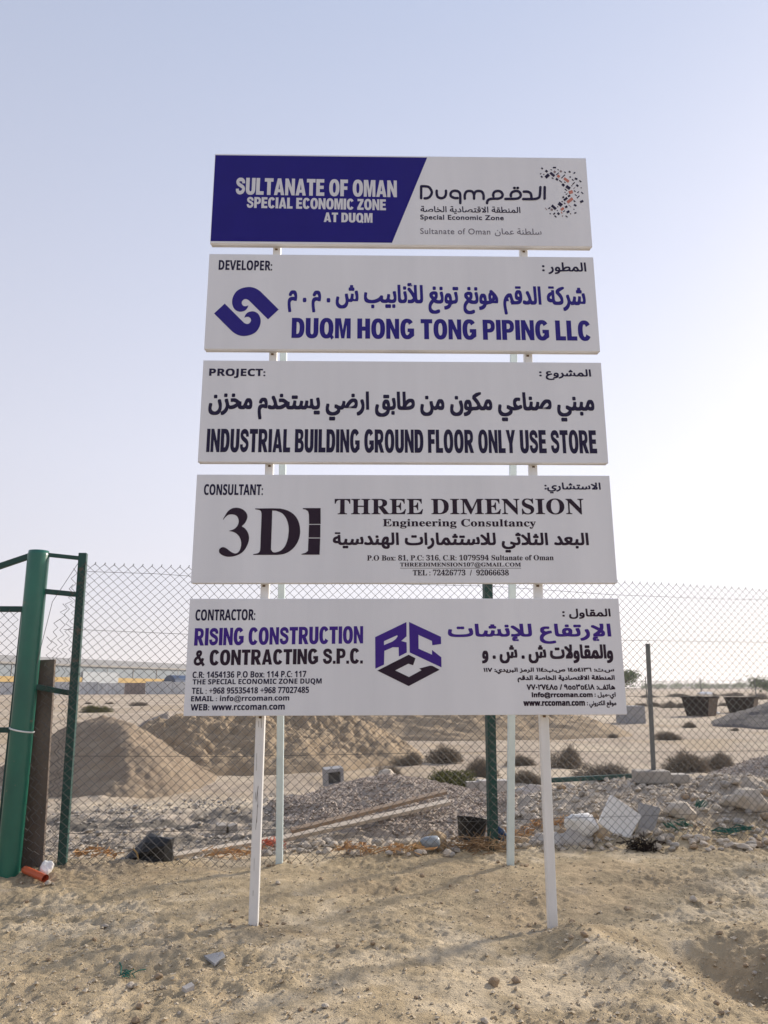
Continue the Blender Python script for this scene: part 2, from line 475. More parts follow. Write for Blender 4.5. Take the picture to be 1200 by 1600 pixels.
ground = bpy.data.objects.new('ground', me)
COL.objects.link(ground)
tag(ground, kind='structure')

# ------------------------------------------------------------------ the project signboard: five boards on four posts, one thing
YAW, BW, BXC, BD = 0.0205, 3.0887, 0.1528, 5.40
BZ = [(4.3089, 3.4797), (3.3841, 2.5604), (2.4663, 1.6482), (1.5505, .7379), (.6262, -.1859)]      # above the camera
sign = empty('project_signboard', (BXC, BD, 0), YAW)
tag(sign, 'tall white five-board project sign on white posts in front of the fence', 'sign')
cy_, sy_ = math.cos(YAW), math.sin(YAW)
def to_board(px, py):
    """pixel -> (u, z) on the face plane of the boards"""
    r = ray(px, py)
    n = np.array([-sy_, cy_, 0]); p0 = np.array([BXC, BD, 0])
    t = n.dot(p0 - np.array([0, 0, CAM_H])) / n.dot(r)
    p = np.array([0, 0, CAM_H]) + r * t
    return (p[0] - BXC) * cy_ + (p[1] - BD) * sy_, p[2]

boards = []
BLAB = ['blue and white top board with diagonal split', 'white developer board with blue twin-hook emblem', 'white project board with dark lettering only',
        'white consultant board with serif lettering', 'white contractor board with purple cube emblem']
for i, (zt, zb) in enumerate(BZ):
    m = MB()
    m.box((0, .016, CAM_H + (zt + zb) / 2), (BW, .032, zt - zb), bev=.004)
    b = m.build('sign_board', M['board'], sign)
    b['label'] = BLAB[i]
    boards.append(b)
    e = MB()      # folded-back return of the sheet along the rim
    for z in (zt - .004, zb + .004): e.box((0, .046, CAM_H + z), (BW - .012, .024, .008))
    for s in (-1, 1): e.box((s * (BW / 2 - .010), .046, CAM_H + (zt + zb) / 2), (.008, .0236, zt - zb - .022))
    e.build('rim', M['board_edge'], b)

def flat(polys, name, matl, board, y=-.0016):
    """polygons (with holes) in board coordinates, one mesh of vinyl"""
    vs, fs = [], []
    for pl in polys:
        loops = pl if isinstance(pl[0][0], (tuple, list)) else [pl]
        tri = tessellate_polygon([[Vector((p[0], p[1], 0)) for p in lp] for lp in loops])
        b = len(vs)
        flatp = [p for lp in loops for p in lp]
        vs += [(p[0], y, p[1]) for p in flatp]
        for t in tri:
            a, c, d = [flatp[i] for i in t]
            area = (c[0] - a[0]) * (d[1] - a[1]) - (c[1] - a[1]) * (d[0] - a[0])
            fs.append(tuple(b + i for i in (t if area > 0 else reversed(t))))
    m = MB(); m.v = vs; m.f = fs
    return m.build(name, matl, board)

def spline(pts, n=5, closed=False):
    out = []
    m = len(pts)
    for i in range(m if closed else m - 1):
        g = lambda j: pts[j % m] if closed else pts[max(0, min(m - 1, j))]
        p0, p1, p2, p3 = g(i - 1), g(i), g(i + 1), g(i + 2)
        for k in range(n):
            t = k / n
            out.append(tuple(.5 * (2 * p1[a] + (p2[a] - p0[a]) * t + (2 * p0[a] - 5 * p1[a] + 4 * p2[a] - p3[a]) * t * t + (3 * p1[a] - p0[a] - 3 * p2[a] + p3[a]) * t ** 3) for a in (0, 1)))
    if not closed: out.append(pts[-1])
    return out

def ribbon(pts, w):
    """outline polygon of a stroke"""
    L, Rr = [], []
    for i, p in enumerate(pts):
        a, c = pts[max(0, i - 1)], pts[min(len(pts) - 1, i + 1)]
        dx, dy = c[0] - a[0], c[1] - a[1]; d = math.hypot(dx, dy) or 1
        nx_, ny_ = -dy / d * w / 2, dx / d * w / 2
        L.append((p[0] + nx_, p[1] + ny_)); Rr.append((p[0] - nx_, p[1] - ny_))
    return L, Rr
# ---- lettering
FORMS = {  # isolated, final, initial, medial (presentation forms)
 'ا': 'FE8D FE8E - -', 'ب': 'FE8F FE90 FE91 FE92', 'ت': 'FE95 FE96 FE97 FE98', 'ث': 'FE99 FE9A FE9B FE9C', 'ج': 'FE9D FE9E FE9F FEA0',
 'ح': 'FEA1 FEA2 FEA3 FEA4', 'خ': 'FEA5 FEA6 FEA7 FEA8', 'د': 'FEA9 FEAA - -', 'ذ': 'FEAB FEAC - -', 'ر': 'FEAD FEAE - -', 'ز': 'FEAF FEB0 - -',
 'س': 'FEB1 FEB2 FEB3 FEB4', 'ش': 'FEB5 FEB6 FEB7 FEB8', 'ص': 'FEB9 FEBA FEBB FEBC', 'ض': 'FEBD FEBE FEBF FEC0', 'ط': 'FEC1 FEC2 FEC3 FEC4',
 'ع': 'FEC9 FECA FECB FECC', 'غ': 'FECD FECE FECF FED0', 'ف': 'FED1 FED2 FED3 FED4', 'ق': 'FED5 FED6 FED7 FED8', 'ك': 'FED9 FEDA FEDB FEDC',
 'ل': 'FEDD FEDE FEDF FEE0', 'م': 'FEE1 FEE2 FEE3 FEE4', 'ن': 'FEE5 FEE6 FEE7 FEE8', 'ه': 'FEE9 FEEA FEEB FEEC', 'و': 'FEED FEEE - -',
 'ي': 'FEF1 FEF2 FEF3 FEF4', 'ى': 'FEEF FEF0 - -', 'ة': 'FE93 FE94 - -', 'أ': 'FE83 FE84 - -', 'إ': 'FE87 FE88 - -',
 'ﻻ': 'FEFB FEFC - -', 'ﻷ': 'FEF7 FEF8 - -', 'ﻹ': 'FEF9 FEFA - -'}
FORMS = {k: [None if c == '-' else chr(int(c, 16)) for c in v.split()] for k, v in FORMS.items()}
def arabic(s):
    """join the letters and put them in left-to-right drawing order; digits and Latin runs keep their own order"""
    s = s.replace('لا', 'ﻻ').replace('لأ', 'ﻷ').replace('لإ', 'ﻹ')
    out = []
    for i, c in enumerate(s):
        if c not in FORMS: out.append(c); continue
        prev = i > 0 and s[i - 1] in FORMS and FORMS[s[i - 1]][2] is not None
        nxt = i < len(s) - 1 and s[i + 1] in FORMS and FORMS[c][2] is not None
        out.append(FORMS[c][(3 if prev else 2) if nxt else (1 if prev else 0)])
    res, run = [], []
    ltr = lambda c: c.isdigit() or ('!' < c < '~' and c not in ':.-/') or (c in '.-@' and run and not c.isspace() and run[-1].isascii() and run[-1].isalnum())
    for c in out:
        if ltr(c): run.append(c)
        else:
            if run: res.append(''.join(run)); run = []
            res.append(c)
    if run: res.append(''.join(run))
    return ''.join(reversed(res))

def heavy(s):      # bold sans capitals and figures
    o = ''
    for c in s:
        if 'A' <= c <= 'Z': o += chr(0x1D5D4 + ord(c) - 65)
        elif 'a' <= c <= 'z': o += chr(0x1D5EE + ord(c) - 97)
        elif '0' <= c <= '9': o += chr(0x1D7EC + ord(c) - 48)
        else: o += c
    return o
def serif(s):
    o = ''
    for c in s:
        if 'A' <= c <= 'Z': o += chr(0x1D400 + ord(c) - 65)
        elif 'a' <= c <= 'z': o += chr(0x1D41A + ord(c) - 97)
        elif '0' <= c <= '9': o += chr(0x1D7CE + ord(c) - 48)
        else: o += c
    return o

def _area(p):
    return .5 * sum(p[i - 1][0] * p[i][1] - p[i][0] * p[i - 1][1] for i in range(len(p)))
def _inside(q, poly):
    c = False
    for i in range(len(poly)):
        (x0, y0), (x1, y1) = poly[i - 1], poly[i]
        if (y0 > q[1]) != (y1 > q[1]) and q[0] < (x1 - x0) * (q[1] - y0) / (y1 - y0) + x0: c = not c
    return c
def glyphs(s, spacing=1.0):
    """outlines of a line: vertices, triangles and a small layer number that keeps overlapping strokes apart"""
    c = bpy.data.curves.new('line', 'FONT')
    c.body = s; c.space_character = spacing; c.fill_mode = 'NONE'
    o = bpy.data.objects.new('line', c)
    COL.objects.link(o)
    bpy.context.view_layer.update()
    cu = o.to_curve(bpy.context.evaluated_depsgraph_get())
    loops = []
    for sp in cu.splines:
        pts = []
        bp = sp.bezier_points
        n = len(bp)
        for i in range(n):
            a, b_ = bp[i], bp[(i + 1) % n]
            p0, p1, p2, p3 = a.co, a.handle_right, b_.handle_left, b_.co
            straight = (p1 - p0).cross(p3 - p0).length < 1e-5 and (p2 - p0).cross(p3 - p0).length < 1e-5
            for k in range(1 if straight else 4):
                t = k / 4
                q = p0 * (1 - t) ** 3 + p1 * 3 * t * (1 - t) ** 2 + p2 * 3 * t * t * (1 - t) + p3 * t ** 3
                pts.append((q.x, q.y))
        clean = [p for i, p in enumerate(pts) if math.hypot(p[0] - pts[i - 1][0], p[1] - pts[i - 1][1]) > 1e-5]
        if len(clean) >= 3: loops.append(clean)
    o.to_curve_clear()
    bpy.data.objects.remove(o); bpy.data.curves.remove(c)
    # a loop is a hole when it runs against the smallest loop round it; loops running the same way overlap
    outer, holes = [], []
    for l in loops:
        around = [q for q in loops if q is not l and abs(_area(q)) > abs(_area(l)) and _inside(l[0], q)]
        host = min(around, key=lambda q: abs(_area(q))) if around else None
        if host is not None and _area(host) * _area(l) < 0: holes.append((l, host))
        else: outer.append(l)
    own = {i: [h for h, q in holes if q is l] for i, l in enumerate(outer)}
    vs, fs, lay = [], [], []
    for i, l in enumerate(outer):
        lp = [l] + own[i]
        flatp = [p for q in lp for p in q]
        b_ = len(vs)
        vs += flatp; lay += [i % 3] * len(flatp)
        for t in tessellate_polygon([[Vector((p[0], p[1], 0)) for p in q] for q in lp]):
            a, d, e = [flatp[k] for k in t]
            ar = (d[0] - a[0]) * (e[1] - a[1]) - (d[1] - a[1]) * (e[0] - a[0])
            if abs(ar) > 1e-12: fs.append(tuple(b_ + k for k in (t if ar > 0 else reversed(t))))
    return vs, fs, lay

# ---- a heavy grotesque drawn here: unit capitals, y up
GT, GH = .265, .205
def _arc(cx, cy, rx, ry, a0, a1, n=14, e=2.35):
    out = []
    for i in range(n + 1):
        a = R(a0 + (a1 - a0) * i / n); c, s_ = math.cos(a), math.sin(a)
        out.append((cx + rx * math.copysign(abs(c) ** (2 / e), c), cy + ry * math.copysign(abs(s_) ** (2 / e), s_)))
    return out
def _ring(w, a0=None, a1=None):
    if a0 is None: return [[_arc(w / 2, .5, w / 2, .515, 0, 360, 30)[:-1], _arc(w / 2, .5, w / 2 - GT, .515 - GH, 360, 0, 30)[:-1]]]
    return [[_arc(w / 2, .5, w / 2, .515, a0, a1, 30) + _arc(w / 2, .5, w / 2 - GT, .515 - GH, a1, a0, 30)]]
def _stroke(p, w):
    L, Rr = ribbon(spline(p, 5), w)
    return [[L + Rr[::-1]]]
def _grot(c):
    t, h = GT, GH
    P = lambda *q: [[list(q)]]
    if c == 'I': return t, P((0, 0), (t, 0), (t, 1), (0, 1))
    if c == 'L': return .56, P((0, 0), (.56, 0), (.56, .21), (t, .21), (t, 1), (0, 1))
    if c == 'T': return .64, P((.32 - t / 2, 0), (.32 + t / 2, 0), (.32 + t / 2, .79), (.64, .79), (.64, 1), (0, 1), (0, .79), (.32 - t / 2, .79))
    if c == 'E': return .60, P((0, 0), (.60, 0), (.60, .205), (t, .205), (t, .41), (.55, .41), (.55, .605), (t, .605), (t, .795), (.585, .795), (.585, 1), (0, 1))
    if c == 'F': return .56, P((0, 0), (t, 0), (t, .385), (.52, .385), (.52, .59), (t, .59), (t, .79), (.56, .79), (.56, 1), (0, 1))
    if c == 'H': return .70, P((0, 0), (t, 0), (t, .39), (.70 - t, .39), (.70 - t, 0), (.70, 0), (.70, 1), (.70 - t, 1), (.70 - t, .60), (t, .60), (t, 1), (0, 1))
    if c == 'N': return .71, P((0, 0), (.23, 0), (.23, .53), (.48, 0), (.71, 0), (.71, 1), (.48, 1), (.48, .47), (.23, 1), (0, 1))
    if c == 'M': return .86, P((0, 0), (.22, 0), (.22, .68), (.345, 0), (.515, 0), (.64, .68), (.64, 0), (.86, 0), (.86, 1), (.54, 1), (.43, .42), (.32, 1), (0, 1))
    if c == 'A': return .76, [[[(0, 0), (.245, 0), (.285, .17), (.475, .17), (.515, 0), (.76, 0), (.505, 1), (.255, 1)], [(.325, .345), (.38, .68), (.435, .345)]]]
    if c == 'Y': return .74, P((.37 - t / 2, 0), (.37 + t / 2, 0), (.37 + t / 2, .41), (.74, 1), (.475, 1), (.37, .68), (.265, 1), (0, 1), (.37 - t / 2, .41))
    if c == 'Z': return .64, P((0, 0), (.64, 0), (.64, .205), (.31, .205), (.63, .80), (.63, 1), (.03, 1), (.03, .795), (.33, .795), (0, .20))
    if c == 'O': return .76, _ring(.76)
    if c == 'Q': return .78, _ring(.76) + P((.43, .25), (.66, -.07), (.79, .05), (.55, .36))
    if c == 'C': return .70, _ring(.73, 33, 327)
    if c == 'G': return .76, _ring(.76, 37, 318) + P((.40, .345), (.76 - t, .345), (.76 - t, .13), (.66, .09), (.76, .16), (.76, .525), (.40, .525))
    if c == 'U': return .70, [[[(0, 1)] + _arc(.35, .35, .35, .365, 180, 360) + [(.70, 1), (.70 - t, 1)] + _arc(.35, .35, .35 - t, .365 - h, 360, 180) + [(t, 1)]]]
    if c == 'D': return .70, [[[(0, 1), (0, 0)] + _arc(.33, .5, .37, .5, -90, 90), [(t, h), (t, 1 - h)] + _arc(.31, .5, .39 - t, .5 - h, 90, -90)]]
    if c == 'P': return .67, [[[(0, 1), (0, 0), (t, 0), (t, .36)] + _arc(.35, .68, .32, .32, -90, 90), [(t, .545), (t, .815)] + _arc(.33, .68, .115, .135, 90, -90)]]
    if c == 'R': return .73, [[[(0, 1), (0, 0), (t, 0), (t, .38)] + _arc(.36, .69, .33, .31, -90, 90), [(t, .555), (t, .815)] + _arc(.34, .685, .12, .13, 90, -90)]] + P((.25, .40), (.46, 0), (.74, 0), (.52, .44))
    if c == 'B': return .70, [[[(0, 1), (0, 0)] + _arc(.38, .275, .32, .275, -90, 62) + _arc(.36, .755, .30, .245, -50, 90), [(t, .175), (t, .40)] + _arc(.35, .288, .12, .112, 90, -90), [(t, .60), (t, .825)] + _arc(.33, .712, .105, .112, 90, -90)]]
    if c == 'S': return .67, _stroke([(.555, .665), (.545, .775), (.47, .865), (.34, .897), (.205, .87), (.125, .79), (.13, .695), (.20, .61), (.34, .535), (.475, .465), (.55, .385), (.553, .265), (.48, .155), (.335, .103), (.195, .128), (.12, .22), (.11, .335)], .212)
    if c == '&': return .80, _stroke([(.76, -.01), (.56, .25), (.36, .55), (.25, .73), (.28, .86), (.39, .905)], .19) + _stroke([(.36, .905), (.48, .88), (.50, .76), (.42, .64), (.25, .51), (.12, .38)], .18) + _stroke([(.21, .49), (.11, .36), (.11, .20), (.20, .11), (.36, .09), (.52, .18), (.62, .31), (.67, .47)], .19)
    if c == '.': return .20, P((0, 0), (.20, 0), (.20, .2), (0, .2))
    return .30, []
def grotesk(s, gap=.062):
    vs, fs, lay, x = [], [], [], 0.0
    for c in s:
        w, polys = _grot(c)
        for i, lp in enumerate(polys):
            flatp = [(p[0] + x, p[1]) for q in lp for p in q]
            b_ = len(vs); vs += flatp; lay += [i] * len(flatp)
            for t in tessellate_polygon([[Vector((p[0], p[1], 0)) for p in q] for q in lp]):
                a, d, e = [flatp[k] for k in t]
                ar = (d[0] - a[0]) * (e[1] - a[1]) - (d[1] - a[1]) * (e[0] - a[0])
                if abs(ar) > 1e-12: fs.append(tuple(b_ + k for k in (t if ar > 0 else reversed(t))))
        x += w + (gap if c != ' ' else 0)
    return vs, fs, lay
def arabic_weight(vs):
    """sign-writers' heading hand: larger bodies under shortened uprights"""
    f = lambda y: y * 1.1 if y <= 0 else (y * 1.15 if y < .34 else (y + .051 if y < .62 else .671 + (y - .62) * .5))
    return [(x, f(y)) for x, y in vs]

def text(board, s, box, matl, bold=(0, 0), tilt=0.0, slant=0.0, spacing=None, name='lettering', under=False, font=None):
    """one line of lettering fitted to the box (x0, x1, top, bottom) it fills in the photograph; bold = extra half stroke in pixels"""
    x0, x1, yt, yb = box
    ym, xm = (yt + yb) / 2, (x0 + x1) / 2
    u0, u1 = to_board(x0, ym)[0], to_board(x1, ym)[0]
    z1, z0 = to_board(xm, yt)[1], to_board(xm, yb)[1]
    k = (u1 - u0) / (x1 - x0)
    bx, bz = bold[0] * k, bold[1] * k
    if spacing is None: spacing = 1.0 + (.055 * bold[0] if '\U0001D400' <= s[0] <= '\U0001D7FF' else 0)
    vs, fs, lay = grotesk(s) if font == 'grotesk' else glyphs(s, spacing)
    if any('\uFE70' <= c <= '\uFEFF' for c in s) and bold[1] > .6: vs = arabic_weight(vs)
    ax, bx_ = min(v[0] for v in vs), max(v[0] for v in vs)
    ay, by_ = min(v[1] for v in vs), max(v[1] for v in vs)
    sx = (u1 - u0 - 2 * bx) / (bx_ - ax); sz = (z1 - z0 - 2 * bz) / (by_ - ay)
    pos = []
    for v in vs:
        u = u0 + bx + (v[0] - ax) * sx; z = z0 + bz + (v[1] - ay) * sz
        t = (u - u0) / (u1 - u0) - .5
        pos.append((u + slant * (z - z0), z - tilt * k * t))
    m = MB()
    shifts = [(0, 0)]
    if bx > 0 or bz > 0:
        shifts = [(0, 0), (-bx, -bz), (bx, bz), (-bx, bz), (bx, -bz), (-bx, 0), (bx, 0), (0, bz), (0, -bz)]
    for q, (dx, dz) in enumerate(shifts):
        y = -.0012 - .00005 * q
        m.add([(u + dx, y - .000012 * l_, z + dz) for (u, z), l_ in zip(pos, lay)], fs)
    if under:
        h = (z1 - z0) * .07
        m.add([(u0, -.0012, z0 - h * 1.0), (u1, -.0012, z0 - h * 1.0), (u1, -.0012, z0 - h * 2.0), (u0, -.0012, z0 - h * 2.0)], [(0, 3, 2, 1)])
    return m.build(name, matl, board)

def crop(ox, oy, sc):
    return lambda p: to_board(ox + p[0] / sc, oy + p[1] / sc)

def strokes(paths, w, cv, name, matl, board):
    m = MB()
    for q, (p, smooth) in enumerate(paths):
        pts = spline(p, 6) if smooth else p
        L, Rr = ribbon(pts, w)
        y = -.0014 - .0001 * q
        vs = [(cv(a)[0], y, cv(a)[1]) for a in L] + [(cv(a)[0], y, cv(a)[1]) for a in Rr]
        n = len(L)
        m.add(vs, [(i, i + 1, n + i + 1, n + i) for i in range(n - 1)])
        for e in (pts[0], pts[-1]):      # round ends
            circ = [(e[0] + w / 2 * math.cos(t * math.pi / 5), e[1] + w / 2 * math.sin(t * math.pi / 5)) for t in range(10)]
            m.add([(cv(a)[0], y - .00004, cv(a)[1]) for a in circ], [tuple(range(10))])
    return m.build(name, matl, board)

# board 1
b = boards[0]
zt, zb = CAM_H + BZ[0][0] - .012, CAM_H + BZ[0][1] + .018
ut, ub = to_board(667.5, 246)[0], to_board(612.5, 380)[0]
flat([[(-BW / 2 + .004, zb), (ub, zb), (ut, zt), (-BW / 2 + .004, zt)]], 'blue_panel', M['blue'], b, -.0006)
text(b, 'SULTANATE OF OMAN', (368.8, 620, 279.6, 306.4), M['white_ink'], tilt=2.2, font='grotesk')
text(b, 'SPECIAL ECONOMIC ZONE', (385.8, 603, 309.5, 327), M['white_ink'], tilt=2, font='grotesk')
text(b, 'AT DUQM', (506, 582, 332.5, 348.5), M['white_ink'], tilt=.6, font='grotesk')
cv = crop(640, 270, 5.217)
strokes([([(94, 112), (94, 208)], 0), ([(96, 111), (128, 111), (160, 120), (181, 158), (168, 192), (145, 207), (122, 209)], 1),
         ([(221, 147), (221, 172), (230, 197), (258, 208), (286, 197), (296, 172), (296, 147)], 1),
         ([(392, 207), (365, 206), (338, 192), (334, 172), (346, 154), (372, 147), (400, 156), (412, 180), (413, 248)], 1),
         ([(450, 212), (450, 182), (462, 156), (487, 149), (512, 156), (524, 180), (525, 212)], 1), ([(525, 182), (537, 156), (564, 149), (590, 157), (602, 182), (603, 214)], 1),
         ([(631, 248), (634, 232), (650, 217), (680, 212), (725, 211), (750, 200), (758, 180), (745, 157), (720, 149), (692, 157), (681, 178), (683, 192)], 1),
         ([(780, 214), (860, 213), (892, 205), (906, 182), (893, 157), (868, 149), (838, 158), (825, 178), (826, 192)], 1),
         ([(930, 155), (962, 155), (985, 168), (992, 190), (992, 210)], 1), ([(926, 215), (1010, 215), (1045, 208), (1060, 190), (1066, 118)], 1), ([(1101, 118), (1100, 212)], 0),
         ([(852, 125), (856, 125)], 0), ([(879, 125), (883, 125)], 0)], 21, cv, 'wordmark', M['navy'], b)
text(b, arabic('المنطقة الاقتصادية الخاصة'), (657, 813, 322.5, 334.5), M['navy'], (.25, .2))
text(b, 'Special Economic Zone', (656.6, 787, 336, 346), M['navy'], (.28, .25), spacing=1.08)
text(b, 'Sultanate of Oman', (656.6, 766, 357, 366.2), M['grey_ink'], (.08, .05), spacing=1.08)
text(b, arabic('سلطنة عمان'), (773, 846, 357, 369.5), M['grey_ink'], (.1, .08))
cv = crop(780, 220, 6.0)
SQ = [(402, 260, 18, 14, 40, 0), (443, 286, 24, 20, 35, 0), (388, 310, 16, 8, -40, 0), (398, 338, 20, 14, 35, 0), (418, 316, 10, 10, 0, 0), (450, 331, 44, 30, -40, 0), (498, 316, 52, 24, 40, 0),
 (487, 273, 14, 8, 40, 0), (518, 252, 30, 14, 0, 0), (552, 272, 14, 8, 40, 0), (520, 292, 20, 20, 40, 2), (578, 287, 20, 18, 40, 2), (500, 352, 20, 10, 40, 0), (541, 362, 24, 20, 40, 0),
 (547, 310, 32, 8, -40, 0), (555, 333, 26, 24, 40, 1), (575, 381, 32, 10, 40, 0), (600, 335, 48, 9, -45, 0), (617, 297, 18, 10, 40, 0), (660, 292, 20, 14, 30, 0), (705, 302, 20, 12, -40, 0),
 (665, 340, 14, 12, 40, 0), (630, 368, 56, 24, 38, 1), (615, 390, 18, 7, 40, 0), (600, 415, 28, 24, 40, 0), (645, 438, 44, 28, 35, 0), (690, 368, 20, 10, 40, 0), (720, 357, 26, 18, 20, 0),
 (760, 380, 24, 12, 40, 0), (697, 400, 32, 9, -45, 0), (732, 421, 24, 18, 40, 0), (768, 442, 10, 10, 40, 0), (680, 423, 12, 8, 40, 0), (703, 445, 24, 6, -45, 2), (625, 460, 28, 9, 40, 0),
 (617, 484, 12, 8, 40, 0), (671, 482, 38, 30, -20, 1), (708, 473, 20, 8, 40, 0), (740, 482, 20, 9, -40, 0), (778, 489, 26, 10, 40, 0), (632, 500, 20, 8, -40, 0), (655, 518, 24, 18, -30, 0),
 (718, 510, 24, 8, 40, 0), (740, 527, 34, 10, -45, 0), (600, 530, 20, 16, -30, 0), (622, 547, 40, 22, -38, 0), (663, 560, 64, 28, -38, 1), (705, 567, 20, 12, 40, 0), (773, 570, 32, 22, -25, 0),
 (590, 570, 12, 10, 40, 0), (613, 587, 20, 8, 40, 0), (572, 596, 40, 32, 38, 0), (628, 620, 24, 20, -30, 0), (662, 612, 32, 5, 40, 2), (712, 605, 26, 18, 30, 0), (548, 620, 12, 8, 40, 0),
 (512, 624, 54, 24, 43, 0), (470, 632, 22, 12, -35, 0), (440, 640, 30, 6, 45, 2), (592, 640, 34, 24, -38, 1), (492, 647, 22, 18, 30, 2), (545, 655, 10, 8, 40, 0), (608, 661, 20, 9, -40, 0),
 (645, 667, 30, 22, -30, 0), (700, 643, 10, 9, 40, 0), (714, 677, 20, 12, -20, 0), (668, 685, 12, 9, 40, 0), (478, 684, 14, 10, 40, 0), (516, 684, 22, 13, -40, 0), (555, 684, 24, 20, 40, 0),
 (585, 675, 18, 8, 50, 1), (527, 710, 24, 11, 40, 0), (593, 706, 10, 10, 40, 2), (631, 710, 24, 10, 40, 0)]
for code, mt, nm in ((0, 'navy', 'dark_tiles'), (1, 'terracotta', 'terracotta_tiles'), (2, 'mauve', 'mauve_tiles')):
    pl = []
    for x, y, w, h, a, c in SQ:
        if c != code: continue
        ca_, sa_ = math.cos(R(a)), math.sin(R(a))
        pl.append([cv((x + dx * ca_ - dy * sa_, y + dx * sa_ + dy * ca_)) for dx, dy in ((-w / 2, -h / 2), (w / 2, -h / 2), (w / 2, h / 2), (-w / 2, h / 2))])
    o = flat(pl, 'emblem', M[mt], b)

# board 2
b = boards[1]
text(b, heavy('DEVELOPER:'), (341.8, 425.4, 406.8, 422.4), M['navy'], (.25, .1), tilt=.5)
text(b, arabic('المطور :'), (847, 916, 410, 428.5), M['navy'], (.6, .5))
text(b, arabic('شركة الدقم هونغ تونغ للأنابيب ش . م . م'), (449.6, 915, 442.8, 490.6), M['royal'], (1.1, 1.05), tilt=2)
text(b, 'DUQM HONG TONG PIPING LLC', (455.7, 922, 498.5, 532.5), M['royal'], tilt=1.5, font='grotesk')
cv = crop(325, 440, 10.0)
A_ = spline([(632, 372), (612, 420), (570, 458), (500, 472), (440, 452), (400, 410), (378, 345), (380, 280), (405, 210), (455, 145), (530, 105), (610, 87), (690, 90), (760, 115), (820, 155)], 5) \
     + [(1105, 438), (938, 592)] + spline([(640, 295), (610, 278), (575, 275), (545, 293), (528, 325), (535, 360), (560, 382), (595, 385), (628, 374)], 4)
B_ = [(1200 - x, 937 - y) for x, y in A_]
flat([[cv(p) for p in A_], [cv(p) for p in B_]], 'emblem', M['royal'], b)

# board 3
b = boards[2]
text(b, heavy('PROJECT:'), (326.8, 414.7, 576, 590.8), M['navy'], (.35, .25))
text(b, arabic('المشروع :'), (842.5, 923.5, 577, 594), M['navy'], (.6, .5))
text(b, arabic('مبني صناعي مكون من طابق ارضي يستخدم مخزن'), (325.7, 928.6, 612, 657.7), M['navy'], (1.2, 1.15))
text(b, 'INDUSTRIAL BUILDING GROUND FLOOR ONLY USE STORE', (322.9, 932, 670.7, 708), M['navy'], font='grotesk')

# board 4
b = boards[3]
text(b, heavy('CONSULTANT:'), (318.8, 411, 756.5, 773.7), M['navy'], (.25, .1))
text(b, arabic('الاستشاري:'), (850.7, 938.6, 754, 771), M['navy'], (.5, .45))
cv = crop(330, 780, 6.3158)
three = spline([(116, 199), (135, 165), (165, 120), (205, 92), (250, 84), (300, 95), (340, 125), (358, 165), (350, 205), (330, 240), (302, 267)], 4) \
    + spline([(306, 271), (335, 290), (362, 330), (374, 380), (362, 440), (330, 500), (285, 540), (225, 563), (165, 568), (115, 555), (82, 530), (78, 500), (95, 480), (120, 473), (150, 485),
              (185, 512), (215, 530), (245, 535), (275, 515), (293, 470), (295, 420), (280, 375), (250, 340), (215, 322), (178, 315)], 4) \
    + spline([(180, 311), (215, 300), (245, 280), (265, 250), (272, 215), (262, 180), (240, 158), (205, 150), (170, 155), (140, 178), (120, 203)], 4)
dee = [(432, 92), (600, 90)] + spline([(680, 92), (750, 110), (815, 150), (860, 215), (878, 300), (870, 380), (835, 455), (780, 510), (720, 540), (650, 550)], 4) + [(415, 550), (416, 542)] \
    + spline([(440, 538), (466, 530), (480, 512), (485, 480)], 3) + spline([(497, 160), (493, 125), (475, 107), (435, 100)], 3)
hole = [(603, 112)] + spline([(640, 114), (700, 140), (740, 190), (760, 250), (765, 310), (755, 390), (730, 460), (690, 505), (640, 524), (608, 521), (590, 495)], 4)
flat([[cv(p) for p in three], [[cv(p) for p in dee], [cv(p) for p in hole]],
      [cv(p) for p in [(905, 88), (1080, 88), (1080, 245), (966, 245), (964, 150), (955, 118), (930, 102), (905, 98)]],
      [cv(p) for p in [(965, 252), (1078, 252), (1077, 379), (961, 379)]],
      [cv(p) for p in [(960, 387), (1076, 387), (1070, 548), (890, 548), (892, 540), (930, 530), (955, 510)]]], 'emblem', M['plum'], b)
text(b, serif('THREE DIMENSION'), (522.9, 912, 779, 804), M['plum'], (.25, .2), tilt=-1.0)
text(b, serif('Engineering Consultancy'), (598, 837.5, 811, 826), M['plum'], (.2, .1))
text(b, arabic('البعد الثلاثي للاستثمارات الهندسية'), (520, 920, 832, 863.4), M['plum'], (.9, .75))
text(b, serif('P.O Box: 81, P.C: 316, C.R: 1079594 Sultanate of Oman'), (573.5, 865, 867, 877), M['plum'], (.1, .05), tilt=-.8)
text(b, serif('THREEDIMENSION107@GMAIL.COM'), (625, 814, 878.8, 887), M['plum'], (.1, .05), under=True)
text(b, serif('TEL : 72426773  /  92066638'), (645, 795, 890, 899.2), M['plum'], (.12, .05))

